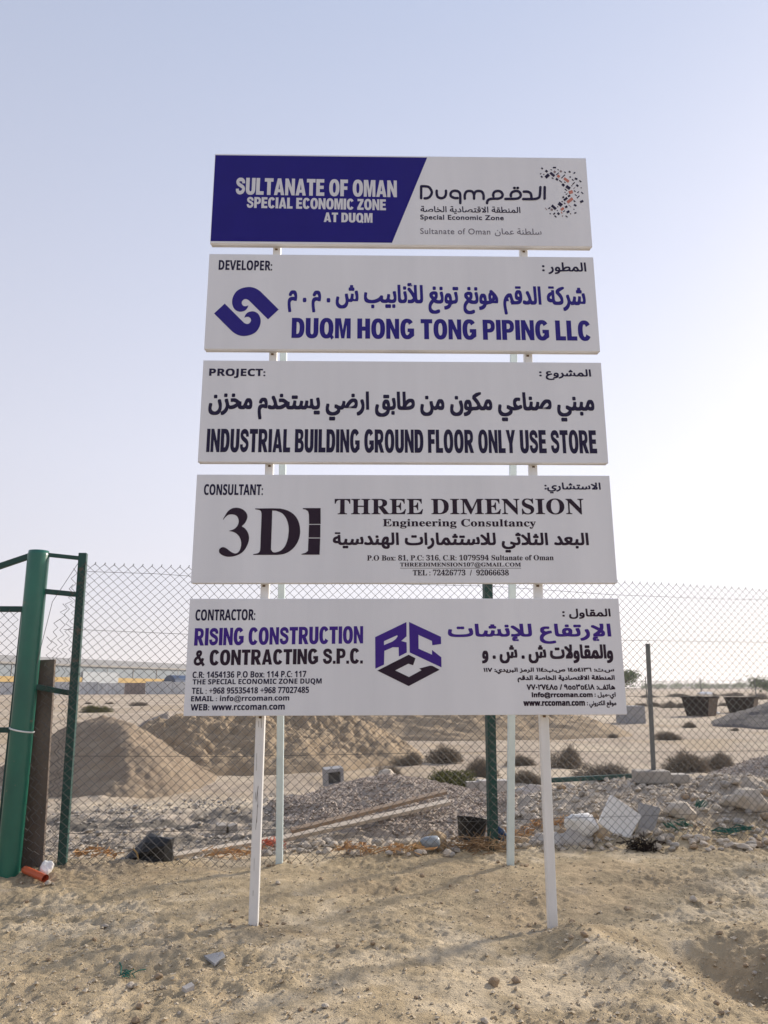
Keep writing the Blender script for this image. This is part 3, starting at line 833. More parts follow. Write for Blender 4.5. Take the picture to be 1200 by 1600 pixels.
# board 5
b = boards[4]
text(b, heavy('CONTRACTOR:'), (305.5, 399, 952, 969.5), M['navy'], (.25, .1), tilt=-.6)
text(b, 'RISING CONSTRUCTION', (304, 567.4, 979.5, 1007.5), M['purple'], tilt=-3, font='grotesk')
text(b, '& CONTRACTING S.P.C.', (303, 567, 1014, 1040), M['plum'], tilt=-2.6, font='grotesk')
text(b, heavy('C.R: 1454136 P.O Box: 114 P.C: 117'), (301, 478.6, 1048.6, 1058.8), M['navy'], (.12, .08), tilt=-1)
text(b, heavy('THE SPECIAL ECONOMIC ZONE DUQM'), (301, 502.6, 1060.6, 1070.6), M['navy'], (.12, .08), tilt=-1)
text(b, heavy('TEL : +968 95535418 +968 77027485'), (299.8, 482.8, 1073.6, 1083.6), M['navy'], (.12, .08), tilt=-1)
text(b, heavy('EMAIL : info@rrcoman.com'), (298.6, 452, 1086.5, 1097.5), M['navy'], (.15, .1), tilt=-1)
text(b, heavy('WEB: www.rccoman.com'), (298, 445, 1099.6, 1109.6), M['navy'], (.2, .15), tilt=-1)
text(b, arabic('المقاول :'), (878.5, 954, 951, 967), M['plum'], (.6, .5))
text(b, arabic('الإرتفاع للإنشات'), (699.8, 955, 974.5, 1006), M['purple'], (1.2, .85))
text(b, arabic('والمقاولات ش . ش . و'), (752.8, 957.8, 1007, 1036.5), M['plum'], (1.1, .8))
text(b, arabic('س.ت: ١٤٥٤١٣٦ ص.ب:١١٤ الرمز البريدي: ١١٧'), (755.5, 959.5, 1043, 1053), M['plum'], (.4, .4))
text(b, arabic('المنطقة الاقتصادية الخاصة الدقم'), (808.5, 960.5, 1055, 1066), M['plum'], (.4, .45))
text(b, arabic('هاتف: ٩٥٥٣٥٤١٨ / ٧٧٠٢٧٤٨٥'), (822.8, 961, 1068.8, 1078), M['plum'], (.4, .4))
text(b, arabic('اي-ميل :'), (929, 962, 1081.4, 1092.2), M['plum'], (.3, .3))
text(b, heavy('info@rrcoman.com'), (830.7, 926, 1081.4, 1091.4), M['plum'], (.35, .3))
text(b, arabic('موقع الكتروني :'), (917, 963, 1094.5, 1106), M['plum'], (.3, .3))
text(b, heavy('www.rccoman.com'), (817.7, 914, 1095.4, 1103), M['plum'], (.4, .35))
cv = crop(580, 965, 10.0)
flat([[[cv(p) for p in [(62, 305), (550, 70), (552, 292), (470, 365), (553, 388), (556, 545), (432, 608), (428, 465), (340, 462), (205, 520), (200, 735), (65, 798)]],
       [cv(p) for p in [(200, 368), (405, 275), (415, 290), (385, 335), (330, 375), (200, 430)]]],
      [cv(p) for p in [(592, 68), (1090, 300), (1092, 412), (955, 432), (948, 365), (738, 270), (740, 485), (950, 580), (950, 505), (1095, 620), (1098, 778), (602, 545)]]], 'emblem', M['purple'], b)
flat([[cv(p) for p in [(585, 580), (692, 635), (655, 745), (580, 720), (375, 825), (590, 928), (785, 822), (752, 795), (920, 750), (960, 755), (1070, 815), (585, 1070), (95, 828)]]], 'emblem', M['plum'], b)

# posts (square tube), in the sign's own frame
inv = Matrix.Rotation(-YAW, 4, 'Z') @ Matrix.Translation((-BXC, -BD, 0))
PW = .062
def post(p0, p1, matl, w=PW):
    m = MB()
    m.bar(inv @ Vector(p0), inv @ Vector(p1), w, w, up=(0, 1, 0), bev=.007)
    return m.build('post', matl, sign)
BACK = .062 + PW / 2
topz = CAM_H + BZ[0][0] + .035
for px_, side in ((393, -1), (867.5, 1)):
    g = gnd(px_, 1450)
    uu = to_board({-1: 436, 1: 815}[side], 244)[0]
    u_b = to_board({-1: 398, 1: 861}[side], 1300)[0]
    top = sign.matrix_basis @ Vector((uu, BACK, topz)); bot = sign.matrix_basis @ Vector((u_b + (u_b - uu) * .05, BACK, -.3))
    p = post(bot, top, M['post'])
    r_ = MB()      # rust bleeding from the fixings
    for zt, zb in BZ:
        for zz in (zb - .012,):
            t = (CAM_H + zz + .3) / (topz + .3)
            c = Vector(inv @ bot).lerp(Vector(inv @ top), t)
            r_.box((c.x + random.uniform(-.008, .008), c.y - PW / 2 - .001, c.z), (.02, .003, .014))
    r_.build('rust_stain', M['rust'], p)
for px_, py_, topx in ((436.5, 1348, 443), (797.5, 1351, 802.5)):
    g = gnd(px_, py_)
    up_ = at_y(topx, 555, 6.26)
    d = (up_ - g)
    post(g - d * .07, g + d * (4.95 / up_.z), M['post_blue'], .06)
for s in (-1, 1):        # short struts tying the rear legs to the front posts, behind the boards
    for z in (3.0, 4.55):
        m = MB(); m.bar((s * .965, BACK + PW / 2, z), (s * .965 + .0, 1.25 - z * .07, z), .04, .04)
        m.build('strut', M['post'], sign)
for zt, zb in BZ:        # horizontal rails the sheets are screwed to
    for z in (zt - .12, zb + .12):
        m = MB(); m.box((0, .0455, CAM_H + z), (BW - .06, .026, .04)); m.build('back_rail', M['post'], sign)
# scuffs on the left front post
lp = [c for c in sign.children if c.name.startswith('post')][0]
m = MB(); rnd = random.Random(2)
A3, B3 = Vector(inv @ Vector(gnd(393, 1447))), None
for z0, z1, dx in ((.42, .62, .006), (.50, .95, -.004), (.15, .33, .002), (1.22, 1.27, .012), (.70, .76, .010)):
    uu0, uu1 = to_board(398, 1300)[0], to_board(443 - 7, 244)[0]
    for k in range(2):
        za = rnd.uniform(z0, z1); zb_ = za + rnd.uniform(.03, .12)
        x0 = to_board(397, 1300)[0] + dx + rnd.gauss(0, .004)
        m.box((x0, BACK - PW / 2 - .0008, (za + zb_) / 2), (rnd.uniform(.0012, .003), .0016, zb_ - za), Matrix.Rotation(rnd.gauss(0, .05), 4, 'Y'))
m.build('scuff', M['scuff'], lp)

# ------------------------------------------------------------------ chain-link fence
def at_fence(px, py):
    r = ray(px, py)
    t = (FENCE_A[1] - FENCE_SLOPE * FENCE_A[0]) / (r[1] - FENCE_SLOPE * r[0])
    p = np.array([0, 0, CAM_H]) + r * t
    return Vector(p)
fl = math.hypot(1, FENCE_SLOPE)
DIRF = Vector((1 / fl, FENCE_SLOPE / fl, 0)); NRM = Vector((-DIRF.y, DIRF.x, 0))
fence = empty('chain_link_fence', (FENCE_A[0], FENCE_A[1], 0), math.atan2(FENCE_SLOPE, 1))
tag(fence, 'tall chain-link fence with dark green posts behind the sign', 'fence')
finv = Matrix.Rotation(-math.atan2(FENCE_SLOPE, 1), 4, 'Z') @ Matrix.Translation((-FENCE_A[0], -FENCE_A[1], 0))
tops = [finv @ at_fence(*p) for p in ((150, 882), (300, 890), (520, 899), (760, 905), (960, 911), (1080, 917), (1200, 924))]
ts, tz = [p.x for p in tops] + [9.6], [p.z for p in tops] + [2.46]
def top_at(s): return float(np.interp(s, ts, tz))
P_ = .0420
def weave(m, s0, s1, topf, botf, seed, rad=.0029, lean=None):
    k0, k1 = int(math.floor(s0 / P_)), int(math.ceil(s1 / P_))
    q = P_ * .95
    for k in range(k0, k1):
        zt = topf(k * P_)
        zb = botf(k * P_)
        nrow = int((zt - zb) / q)
        pts = []
        for j in range(nrow + 1):
            z = zt - j * q
            s = (k + (.5 if (j + k) % 2 else -.5) * 1.04) * P_
            ds = .022 * float(vnoise(s * 1.3, z * 1.3, seed)) + .010 * float(vnoise(s * 4, z * 4, seed + 3))
            dz = .030 * float(vnoise(s * .9, z * 1.1, seed + 1)) + .012 * float(vnoise(s * 4, z * 4, seed + 5))
            dn = .05 * float(vnoise(s * .7, z * .8, seed + 2)) + (.003 if (j + k) % 2 else -.003)
            if lean: ds += lean(z)
            pts.append((s + ds, dn - .05, z + dz))
        # barbed twist at the top
        pts = [(pts[0][0] + .006, pts[0][1], pts[0][2] + .016)] + pts
        m.tube(pts, rad, 4, cap=False)
    return m
mesh = MB()
bot = lambda s: gz(*(list((fence.matrix_basis @ Vector((s, 0, 0))).xy))) - .04
weave(mesh, -.02, 9.4, top_at, bot, 3)
# loose end of the roll hanging past the first post
edge = [(2.60, -.09), (2.42, -.13), (2.25, -.17), (2.05, -.24), (1.85, -.28), (1.2, -.30), (0, -.30)]
def edge_top(s):
    z = 2.62
    for (za, sa), (zb, sb) in zip(edge, edge[1:]):
        if s < sa - .001 and s >= sb - .2:
            z = zb
    return z
for k in range(-8, 0):
    s = k * P_
    zt = float(np.interp(-s, [.0, .09, .13, .17, .24, .28, .30], [2.62, 2.56, 2.42, 2.25, 2.02, 1.8, 1.2]))
    q = P_ * .95
    pts = []
    for j in range(int((zt + .02) / q) + 1):
        z = zt - j * q
        crump = .035 * float(vnoise(k * 3.7, z * 6, 17)) + .02 * float(vnoise(k * 9.7, z * 17, 19))
        pts.append((s + (.5 if (j + k) % 2 else -.5) * P_ * 1.04 + crump, -.05 + .1 * float(vnoise(k * 2.2, z * 3, 23)), z + .03 * float(vnoise(k * 5, z * 9, 29))))
    mesh.tube(pts, .0029, 4, cap=False)
mesh.build('chain_mesh', M['wire'], fence)
def fpost(b_px, t_px, w, name='fence_post', dn=.02, rust=True):
    b_, t_ = finv @ at_fence(*b_px), finv @ at_fence(*t_px)
    b_.y = t_.y = dn
    d = t_ - b_
    m = MB(); m.bar(b_ - d * .1, t_, w, w, up=(0, 1, 0), bev=.006)
    return m.build(name, M['dgreen'], fence), b_, t_
fpost((95.5, 1362), (129.5, 864), .072)
fpost((771.5, 1330), (762.5, 909), .085)
m = MB(); m.bar((7.75, .02, -.3), (7.72, .02, 2.5), .08, .08, up=(0, 1, 0), bev=.006); m.build('fence_post', M['dgreen'], fence)
m = MB(); m.box((7.735 - 3.93, .02, .05), (.13, .11, .10))
for zs in ([(0, 2.55), (.6, 2.545), (1.6, 2.50), (2.6, 2.50), (3.9, 2.50), (5.2, 2.44), (6.4, 2.42), (9.4, 2.42)],
           [(-.15, 2.02), (0, 2.02), (1.2, 1.98), (2.8, 1.96), (3.9, 1.98), (5.6, 1.97), (7.7, 1.96), (9.4, 1.95)],
           [(0, .93), (1.5, .90), (3.9, .90), (6.0, .86), (9.4, .86)], [(0, .30), (2, .27), (3.9, .28), (6, .27), (9.4, .27)]):
    m = MB(); m.tube([(s, -.062, z) for s, z in zs], .0021, 5)
    m.build('line_wire', M['wire'], fence)

# gate post (big pipe) with its arms to the first fence post
GY = 6.72
pb, pt = gnd(12.5, 1368), None
GY = pb.y
pt = at_y(61, 861, GY)
gp = empty('gate_post', (pb.x, pb.y, pb.z))
tag(gp, 'thick round bright green pipe post with arms, left of the fence', 'post')
m = MB()
d = pt - pb
rr = .093
ring = [(0, 0, -.25)] + [tuple(d * t) for t in (0, .25, .5, .75, .985, 1.0)]
m.tube(ring, [rr] * 5 + [rr, rr * .93], 28)
m.build('pipe', M['green'], gp, smooth=False)
for f in gp.children[0].data.polygons:
    f.use_smooth = len(f.vertices) == 4
m = MB(); m.tube([tuple(d * .262), tuple(d * .270)], rr * 1.012, 28, cap=False); m.build('weld_ring', M['green'], gp)
for (ax, ay), (bx_, by_), w in (((70, 867), (124, 872), .035), (( 66, 929), (121, 929), .045), ((48, 1084), (106, 1083), .045)):
    t = (1368 - ay) / (1368 - 861.)
    a = d * t
    e = at_fence(bx_, by_) + NRM * .02 - pb
    m = MB(); m.bar(a + Vector((rr * .6, 0, 0)), e + Vector((.02, 0, 0)), w, w, up=(0, 1, 0), bev=.004); m.build('arm', M['dgreen'], gp)
m = MB(); a = d * .63; e = at_fence(122, 880) - pb
m.tube([a + Vector((rr * .95, -.03, 0)), (a + e) / 2 + Vector((0, -.05, .09)), e], .0025, 5); m.build('tie_wire', M['wire'], gp)
strap = MB(); c = d * .425
strap.tube([tuple(c + Vector((math.cos(t / 24 * 2 * math.pi) * rr * 1.05, math.sin(t / 24 * 2 * math.pi) * rr * 1.05, -.02 * math.cos(t / 24 * 2 * math.pi)))) for t in range(24)], .007, 5, closed=True)
so = strap.build('strap', M['tie'], None)
so.location = pb
tag(so, 'white plastic strap tied round the thick green pipe post', 'strap')

# gate leaf on the left
gate = empty('chain_link_gate', (pb.x - .12, pb.y + .05, 0), R(4))
tag(gate, 'green framed chain-link gate leaf at the left edge, beside the pipe post', 'gate')
zt_, zm_ = at_y(20, 951, GY).z, at_y(9, 1141, GY).z
for z, w in ((zt_, .05), (zm_, .045), (.12, .045)):
    m = MB(); m.bar((-2.4, 0, z), (.02, 0, z), w, w, up=(0, 1, 0), bev=.004); m.build('rail', M['dgreen'], gate)
for x in (-2.43, .0):
    m = MB(); m.bar((x, 0, .08), (x, 0, zt_ + .024), .045, .049, up=(0, 1, 0), bev=.004); m.build('stile', M['dgreen'], gate)
m = MB(); e0 = at_y(48, 868, GY + .05); e1 = at_y(-40, 898, GY + .05)
dd = e1 - e0
ginv = gate.matrix_basis.inverted()
m.bar(ginv @ (e0 + Vector((.05, 0, .015))), ginv @ (e0 + dd * 2.6), .05, .05, up=(0, 1, 0), bev=.004); m.build('brace', M['dgreen'], gate)
m = MB(); weave(m, -2.4, -.04, lambda s: zt_ - .02, lambda s: .12, 43); m.build('chain_mesh', M['wire'], gate)

# rusty upright plank behind the pipe
g0, g1 = gnd(52, 1366), None
pl_y = pb.y + .14
q0, q1 = at_y(50, 1366, pl_y), at_y(70.5, 1031, pl_y)
m = MB(); dd = q1 - q0; m.bar(q0 - dd * .12, q1, .185, .035, up=(0, 1, 0), bev=.004)
pl = m.build('steel_plank', M['rustplank'])
tag(pl, 'rusty brown plank standing upright between green pipe and fence post', 'plank')

# ------------------------------------------------------------------ rocks
def rock_mesh(name, seed, matl, flat_=.7, sub=2, rough=.34):
    rnd = random.Random(seed)
    bm = bmesh.new()
    bmesh.ops.create_icosphere(bm, subdivisions=sub, radius=1.0)
    planes = [(Vector((rnd.gauss(0, 1), rnd.gauss(0, 1), rnd.gauss(0, 1))).normalized(), rnd.uniform(.55, .92)) for _ in range(9)]
    off = rnd.uniform(0, 50)
    for v in bm.verts:
        c = v.co.copy()
        for n, dd in planes:
            t = c.dot(n)
            if t > dd: c -= n * (t - dd) * .9
        k = 1 + rough * float(vnoise(c.x * 1.7 + off, c.y * 1.7 + c.z * 1.3, seed)) + rough * .5 * float(vnoise(c.x * 4 + off, c.z * 4 + c.y * 2, seed + 1))
        v.co = Vector((c.x * k, c.y * k * .85, c.z * k * flat_))
    me = bpy.data.meshes.new(name)
    bm.to_mesh(me); bm.free()
    me.materials.append(matl)
    return me
ROCKS = [rock_mesh('rock', 100 + i, M['rock'], random.uniform(.55, .85)) for i in range(6)]
ROCKS2 = [rock_mesh('rock', 120 + i, M['rock2'], random.uniform(.5, .8)) for i in range(4)]
CLODS = [rock_mesh('stone', 140 + i, M['clod'], random.uniform(.55, .8)) for i in range(5)]
def put(name, me, loc, size, label, cat, group, sink=.25, rz=None, tilt=.3):
    o = bpy.data.objects.new(name, me)
    o.location = (loc[0], loc[1], loc[2] + size * (.6 - sink))
    o.rotation_euler = (random.uniform(-tilt, tilt), random.uniform(-tilt, tilt), random.uniform(0, 6.28) if rz is None else rz)
    s = size
    o.scale = (s * random.uniform(.85, 1.2), s * random.uniform(.85, 1.2), s * random.uniform(.8, 1.05))
    COL.objects.link(o)
    return tag(o, label, cat, group)

# loose stones in the foreground, where the photo shows them
FG = [(205, 1543, 15), (218, 1576, 15), (212, 1598, 14), (247, 1528, 13), (164, 1450, 12), (147, 1470, 8), (76, 1500, 8), (470, 1579, 9), (508, 1576, 14), (490, 1580, 8), (772, 1540, 20), (806, 1536, 17),
      (757, 1598, 15), (808, 1576, 12), (892, 1466, 9), (913, 1463, 12), (918, 1473, 12), (1120, 1570, 12), (1128, 1584, 9), (980, 1422, 11), (1083, 1408, 13), (1124, 1461, 12), (1110, 1411, 7), (502, 1375, 9),
      (434, 1381, 8), (313, 1447, 6), (620, 1390, 8), (703, 1385, 6), (306, 1455, 6), (583, 1476, 9), (527, 1480, 8), (40, 1411, 10), (75, 1382, 10), (66, 1385, 8), (545, 1425, 7), (660, 1370, 9), (745, 1394, 8),
      (995, 1470, 6), (1062, 1506, 7), (1166, 1510, 9), (1180, 1523, 10), (1193, 1498, 12), (935, 1490, 7), (690, 1412, 5), (838, 1404, 5), (364, 1500, 6), (120, 1545, 7), (100, 1570, 8), (280, 1585, 8), (650, 1560, 7), (575, 1547, 6)]
for i, (px_, py_, w) in enumerate(FG):
    g = gnd(px_, py_)
    size = w / 2 * g.y / F_PX * 1.0
    src = CLODS if i % 4 else ROCKS
    put('stone', src[i % len(src)], g, size, 'small tan stone lying loose on the sandy foreground', 'stone', 'loose stones on the foreground soil', .2)
rnd = random.Random(12)
for fx, fy in FEET:
    for i in range(9):
        a = rnd.uniform(0, 6.28); d_ = rnd.uniform(.06, .22)
        x, y = fx + math.cos(a) * d_, fy + math.sin(a) * d_ * .8
        put('stone', CLODS[i % 5], (x, y, gz(x, y)), rnd.uniform(.010, .026), 'small tan stone lying loose on the sandy foreground', 'stone', 'loose stones on the foreground soil', .2)
# pale rocks in a row along the fence foot
rnd = random.Random(3)
for i in range(86):
    px_ = rnd.uniform(415, 745) if i < 62 else rnd.uniform(775, 960)
    py_ = rnd.uniform(1316, 1338) if i < 62 else rnd.uniform(1312, 1332)
    g = gnd(px_, py_)
    w = rnd.uniform(7, 18) if i < 62 else rnd.uniform(8, 18)
    src = ROCKS if rnd.random() < .6 else ROCKS2
    put('rock', src[i % len(src)], g, w / 2 * g.y / F_PX, 'pale limestone rock among others piled along the fence foot', 'rock', 'pale rocks along the fence foot', .25)
# rubble on the bank at the right
for i in range(190):
    px_ = rnd.uniform(790, 1230); py_ = rnd.uniform(1226, 1328)
    if rnd.random() < .25: px_ = rnd.uniform(1040, 1230); py_ = rnd.uniform(1310, 1330)
    g = gnd(px_, py_)
    w = rnd.uniform(6, 20)
    src = ROCKS if rnd.random() < .7 else (ROCKS2 if rnd.random() < .5 else CLODS)
    put('rubble_stone', src[i % len(src)], g, w / 2 * g.y / F_PX, 'rubble stone on the pale bank behind the right half of the fence', 'stone', 'rubble on the bank behind the fence', .2)
# stones strewn on the ash ground and beyond, left
for i in range(70):
    px_ = rnd.uniform(110, 470); py_ = rnd.uniform(1255, 1338)
    g = gnd(px_, py_)
    w = rnd.uniform(4, 11)
    src = ROCKS2 if rnd.random() < .5 else ROCKS
    put('field_stone', src[i % len(src)], g, w / 2 * g.y / F_PX, 'small stone strewn on the ashy ground behind the left fence bay', 'stone', 'stones on the ashy ground', .2)
# bigger single rocks
for px_, py_, w, lab, mt in ((1062, 1275, 48, 'large pale broken rock right of the grey slab', 0), (1170, 1262, 62, 'long pale boulder at the right edge above the rubble', 0), (1140, 1258, 30, 'flat pale rock lying on the tan soil of the bank', 0),
                             (262, 1229, 42, 'grey flattened rock at the foot of the left sand mound', 1), (603, 1222, 40, 'pale rounded rock on top of the gravel heap', 0), (1092, 1313, 20, 'whitish lump at the foot of the rubble bank', 0)):
    g = gnd(px_, py_)
    put('boulder', (ROCKS, ROCKS2)[mt][1 if mt else 2], g, w / 2 * g.y / F_PX, lab, 'rock', None, .35, rz=.4, tilt=.1)

# pebbles nobody could count
peb = MB()
rs = np.random.RandomState(5)
n = 42000
yy = 3.4 + 5.0 * rs.rand(n) ** 1.3
xx = (rs.rand(n) - .5) * 1.25 * yy
clump = fbm(xx * 1.1, yy * 1.1, 201, 3)
keep = rs.rand(n) < .35 + 1.1 * np.clip(clump + .25, 0, 1)
xx, yy = xx[keep], yy[keep]
zz = hgt(xx, yy)
octv = np.array([(1, 0, 0), (0, 1, 0), (-1, 0, 0), (0, -1, 0), (0, 0, .8), (0, 0, -.8), (.6, .6, .35), (-.6, .6, -.1), (-.5, -.65, .3), (.65, -.55, .1)])
hull = [(0, 6, 4), (6, 1, 4), (1, 7, 4), (7, 2, 4), (2, 8, 4), (8, 3, 4), (3, 9, 4), (9, 0, 4), (0, 5, 6), (6, 5, 1), (1, 5, 7), (7, 5, 2), (2, 5, 8), (8, 5, 3), (3, 5, 9), (9, 5, 0)]
sizes = np.clip(.0036 * np.exp(rs.randn(len(xx)) * .60), .0018, .015)
for x, y, z, s in zip(xx, yy, zz, sizes):
    a = rs.rand() * 6.28
    ca_, sa_ = math.cos(a), math.sin(a)
    sc3 = s * (0.7 + .6 * rs.rand(3))
    v = octv * sc3 * (1, 1, .75) + rs.randn(10, 3) * s * .22
    v = np.stack([v[:, 0] * ca_ - v[:, 1] * sa_ + x, v[:, 0] * sa_ + v[:, 1] * ca_ + y, v[:, 2] + z + s * .25], 1)
    b_ = len(peb.v)
    peb.v += [tuple(q) for q in v]
    peb.f += [tuple(i + b_ for i in f) for f in hull]
po = peb.build('pebbles', mat('pebble', (.40, .315, .20), .95, base2=(.62, .53, .40), scale=5.5, detail=4, coords='Object'))
tag(po, 'fine pebbles and crumbs of soil scattered over the sandy foreground', 'pebbles', kind='stuff')

def chips(name, n, xr, yr, s0, s1, matl, label, seed, mask):
    m = MB(); r2 = np.random.RandomState(seed)
    x = xr[0] + (xr[1] - xr[0]) * r2.rand(n); y = fence_y(x) + yr[0] + (yr[1] - yr[0]) * r2.rand(n)
    k = r2.rand(n) < mask(x, y)
    x, y = x[k], y[k]; z = hgt(x, y)
    for a_, b__, c__ in zip(x, y, z):
        sz = s0 + (s1 - s0) * r2.rand() ** 3; t = r2.rand() * 6.28; ct, st_ = math.cos(t), math.sin(t)
        v = octv * (sz * (.6 + .7 * r2.rand(3))) + r2.randn(10, 3) * sz * .14
        v = np.stack([v[:, 0] * ct - v[:, 1] * st_ + a_, v[:, 0] * st_ + v[:, 1] * ct + b__, v[:, 2] + c__ + sz * .3], 1)
        q = len(m.v); m.v += [tuple(p) for p in v]; m.f += [tuple(i + q for i in f) for f in hull]
    return tag(m.build(name, matl), label, 'stone chips', kind='stuff')
chips('rubble_chips', 9000, (.9, 6.2), (.05, 3.4), .008, .045, M['rock'], 'pale stone chips covering the rubble bank behind the right fence', 31, lambda x, y: .25 + .9 * np.clip(fbm(x * 1.3, y * 1.3, 401, 3) + .35, 0, 1))
chips('ash_chips', 5000, (-5.0, -.6), (.15, 4.2), .006, .030, M['rock2'], 'grey stone chips over the ashy ground behind the left fence', 32, lambda x, y: .15 + 1.0 * np.clip(fbm(x * 1.3, y * 1.3, 411, 3) + .25, 0, 1))
# ------------------------------------------------------------------ heaps
def heap(name, cx, cy, rx, ry, h, matl, label, cat, seed, rot=0.0, peak=1.0, rough=.05, fine=.02, nr=100, na=240, stones=0, ridge=0.0, rscale=1.6):
    base = gz(cx, cy)
    m = MB()
    rad = np.linspace(0, 1.12, nr)
    ang = np.linspace(0, 2 * np.pi, na, endpoint=False)
    A, Q = np.meshgrid(ang, rad)
    wob = 1 + .16 * vnoise(np.cos(A) * 1.5 + 5, np.sin(A) * 1.5 + 5, seed) + .08 * vnoise(np.cos(A) * 4 + 9, np.sin(A) * 4 + 3, seed + 1)
    lx, ly = Q * np.cos(A) * rx * wob, Q * np.sin(A) * ry * wob
    ridge_off = ridge * np.abs(ly / ry) * 0
    prof = np.clip(1 - np.sqrt(Q * Q + .012 * peak) + .06 * peak, -0.2, 1)
    prof = np.where(prof > 0.12, prof, prof - (0.12 - prof) * .0)
    c, s = math.cos(rot), math.sin(rot)
    wx, wy = cx + lx * c - ly * s, cy + lx * s + ly * c
    f1 = fbm(wx * rscale, wy * rscale, seed + 5, 4, .55); f2 = fbm(wx * rscale * 5, wy * rscale * 5, seed + 9, 3, .6)
    damp = np.clip((1.08 - Q) * 4, 0, 1)
    zl = h * prof + (rough * f1 + fine * f2) * h * damp
    # sink the rim under the ground
    zl = np.where(Q > .98, zl - (Q - .98) * h * 1.2, zl)
    gz_ = hgt(wx, wy) - base
    zl = zl + gz_ * sstep(.6, 1.0, Q)
    vs = np.stack([lx, ly, zl], -1).reshape(-1, 3)
    m.v = [tuple(v) for v in vs]
    for i in range(nr - 1):
        for j in range(na):
            k = (j + 1) % na
            if i == 0: m.f.append((j, na + j, na + k))
            else: m.f.append((i * na + j, (i + 1) * na + j, (i + 1) * na + k, i * na + k))
    o = m.build(name, matl, smooth=True)
    o.location = (cx, cy, base); o.rotation_euler = (0, 0, rot)
    tag(o, label, cat)
    if stones:
        st = MB(); r2 = np.random.RandomState(seed)
        for _ in range(stones):
            q, a = math.sqrt(r2.rand()) * 1.0, r2.rand() * 2 * np.pi
            i, j = min(nr - 1, int(q / 1.12 * (nr - 1))), int(a / (2 * np.pi) * na) % na
            p = vs[i * na + j]
            sz = .010 + .013 * r2.rand()
            aa = r2.rand() * 6.28; c_, s_ = math.cos(aa), math.sin(aa)
            v = octv * (sz * (.6 + .8 * r2.rand(3))) + r2.randn(10, 3) * sz * .15
            v = np.stack([v[:, 0] * c_ - v[:, 1] * s_ + p[0] + r2.randn() * .015, v[:, 0] * s_ + v[:, 1] * c_ + p[1] + r2.randn() * .015, v[:, 2] + p[2] + sz * .3], 1)
            b_ = len(st.v); st.v += [tuple(x) for x in v]; st.f += [tuple(k + b_ for k in f) for f in hull]
        so = st.build('gravel_chips', M['gravel_stone'], o)
        so['kind'] = 'stuff'
    return o
g = gnd(600, 1262)
gravel = heap('gravel_heap', .10, 10.2, 1.62, 1.75, .39, M['gravel'], 'low grey gravel heap with planks across it, behind the fence', 'gravel heap', 11, stones=9000, peak=1.3, rough=.2, fine=.05)
def ridge_mound(name, pts, slope, matl, label, cat, seed, step=.028):
    """tipped soil lying at its angle of repose along a falling crest"""
    xs_, ys_ = [p[0] for p in pts], [p[1] for p in pts]
    ex = max(p[2] for p in pts) / slope + .4
    cx, cy = sum(xs_) / len(pts), sum(ys_) / len(pts)
    ax = np.arange(min(xs_) - ex, max(xs_) + ex, step); ay = np.arange(min(ys_) - ex, max(ys_) + ex, step)
    X_, Y_ = np.meshgrid(ax, ay)
    wx = X_ + .14 * fbm(X_ * 1.1, Y_ * 1.1, seed, 3); wy = Y_ + .14 * fbm(X_ * 1.1, Y_ * 1.1, seed + 3, 3)
    Z_ = np.full(X_.shape, -9.)
    for (x0, y0, h0), (x1, y1, h1) in zip(pts, pts[1:]):
        for t in np.linspace(0, 1, 24):
            Z_ = np.maximum(Z_, h0 + (h1 - h0) * t - slope * np.sqrt((wx - x0 - (x1 - x0) * t) ** 2 + (wy - y0 - (y1 - y0) * t) ** 2 + .022))
    Z_ = Z_ + .16 * np.maximum(0, .16 - np.abs(Z_)) 
    Z_ = Z_ + (.07 * fbm(X_ * 2.1, Y_ * 2.1, seed + 7, 4, .55) + .035 * fbm(X_ * 8, Y_ * 8, seed + 9, 3, .6)) * sstep(-.1, .3, Z_) + .02 * fbm(X_ * 16, Y_ * 16, seed + 13, 2)
    base = gz(cx, cy)
    Z_ = Z_ + hgt(X_, Y_) - base
    nx_, ny_ = len(ax), len(ay)
    keep = Z_ + base > hgt(X_, Y_) - .12
    idx = -np.ones(X_.shape, int); m = MB()
    quad = keep[:-1, :-1] | keep[1:, :-1] | keep[:-1, 1:] | keep[1:, 1:]
    for j, i in zip(*np.nonzero(quad)):
        f = []
        for jj, ii_ in ((j, i), (j, i + 1), (j + 1, i + 1), (j + 1, i)):
            if idx[jj, ii_] < 0:
                idx[jj, ii_] = len(m.v); m.v.append((X_[jj, ii_] - cx, Y_[jj, ii_] - cy, Z_[jj, ii_]))
            f.append(int(idx[jj, ii_]))
        m.f.append(tuple(f))
    o = m.build(name, matl, smooth=True); o.location = (cx, cy, base)
    return tag(o, label, cat)
ridge_mound('sand_mound', [(-5.75, 14.5, .92), (-5.05, 14.1, 1.12), (-4.50, 13.4, 1.06), (-4.05, 12.5, .74), (-3.85, 11.7, .26)], .66, M['heap_grey'], 'steep smooth sand mound behind the left fence bay', 'sand mound', 21)
heap('sand_mound', -3.3, 16.8, 3.3, 2.7, 1.25, M['heap'], 'wide lumpy tan sand mound right of the steep one', 'sand mound', 31, rough=.15, fine=.10, peak=1.5)
heap('sand_mound', -1.7, 17.6, 2.4, 2.6, 1.22, M['heap'], 'tan sand mound showing between the left sign posts', 'sand mound', 37, rough=.13, fine=.10, peak=1.2)
heap('sand_mound', 2.5, 27.5, 6.0, 4.5, 1.45, M['heap'], 'broad far sand mound below the bottom board, right half', 'sand mound', 41, rough=.12, fine=.08, peak=1.0, rscale=.9)
heap('dark_gravel_mound', 17.9, 31.0, 4.5, 4.6, 1.60, M['dgravel'], 'dark grey gravel mound cut by the right edge', 'gravel mound', 51, rough=.05, fine=.02, peak=.6, rscale=.8)
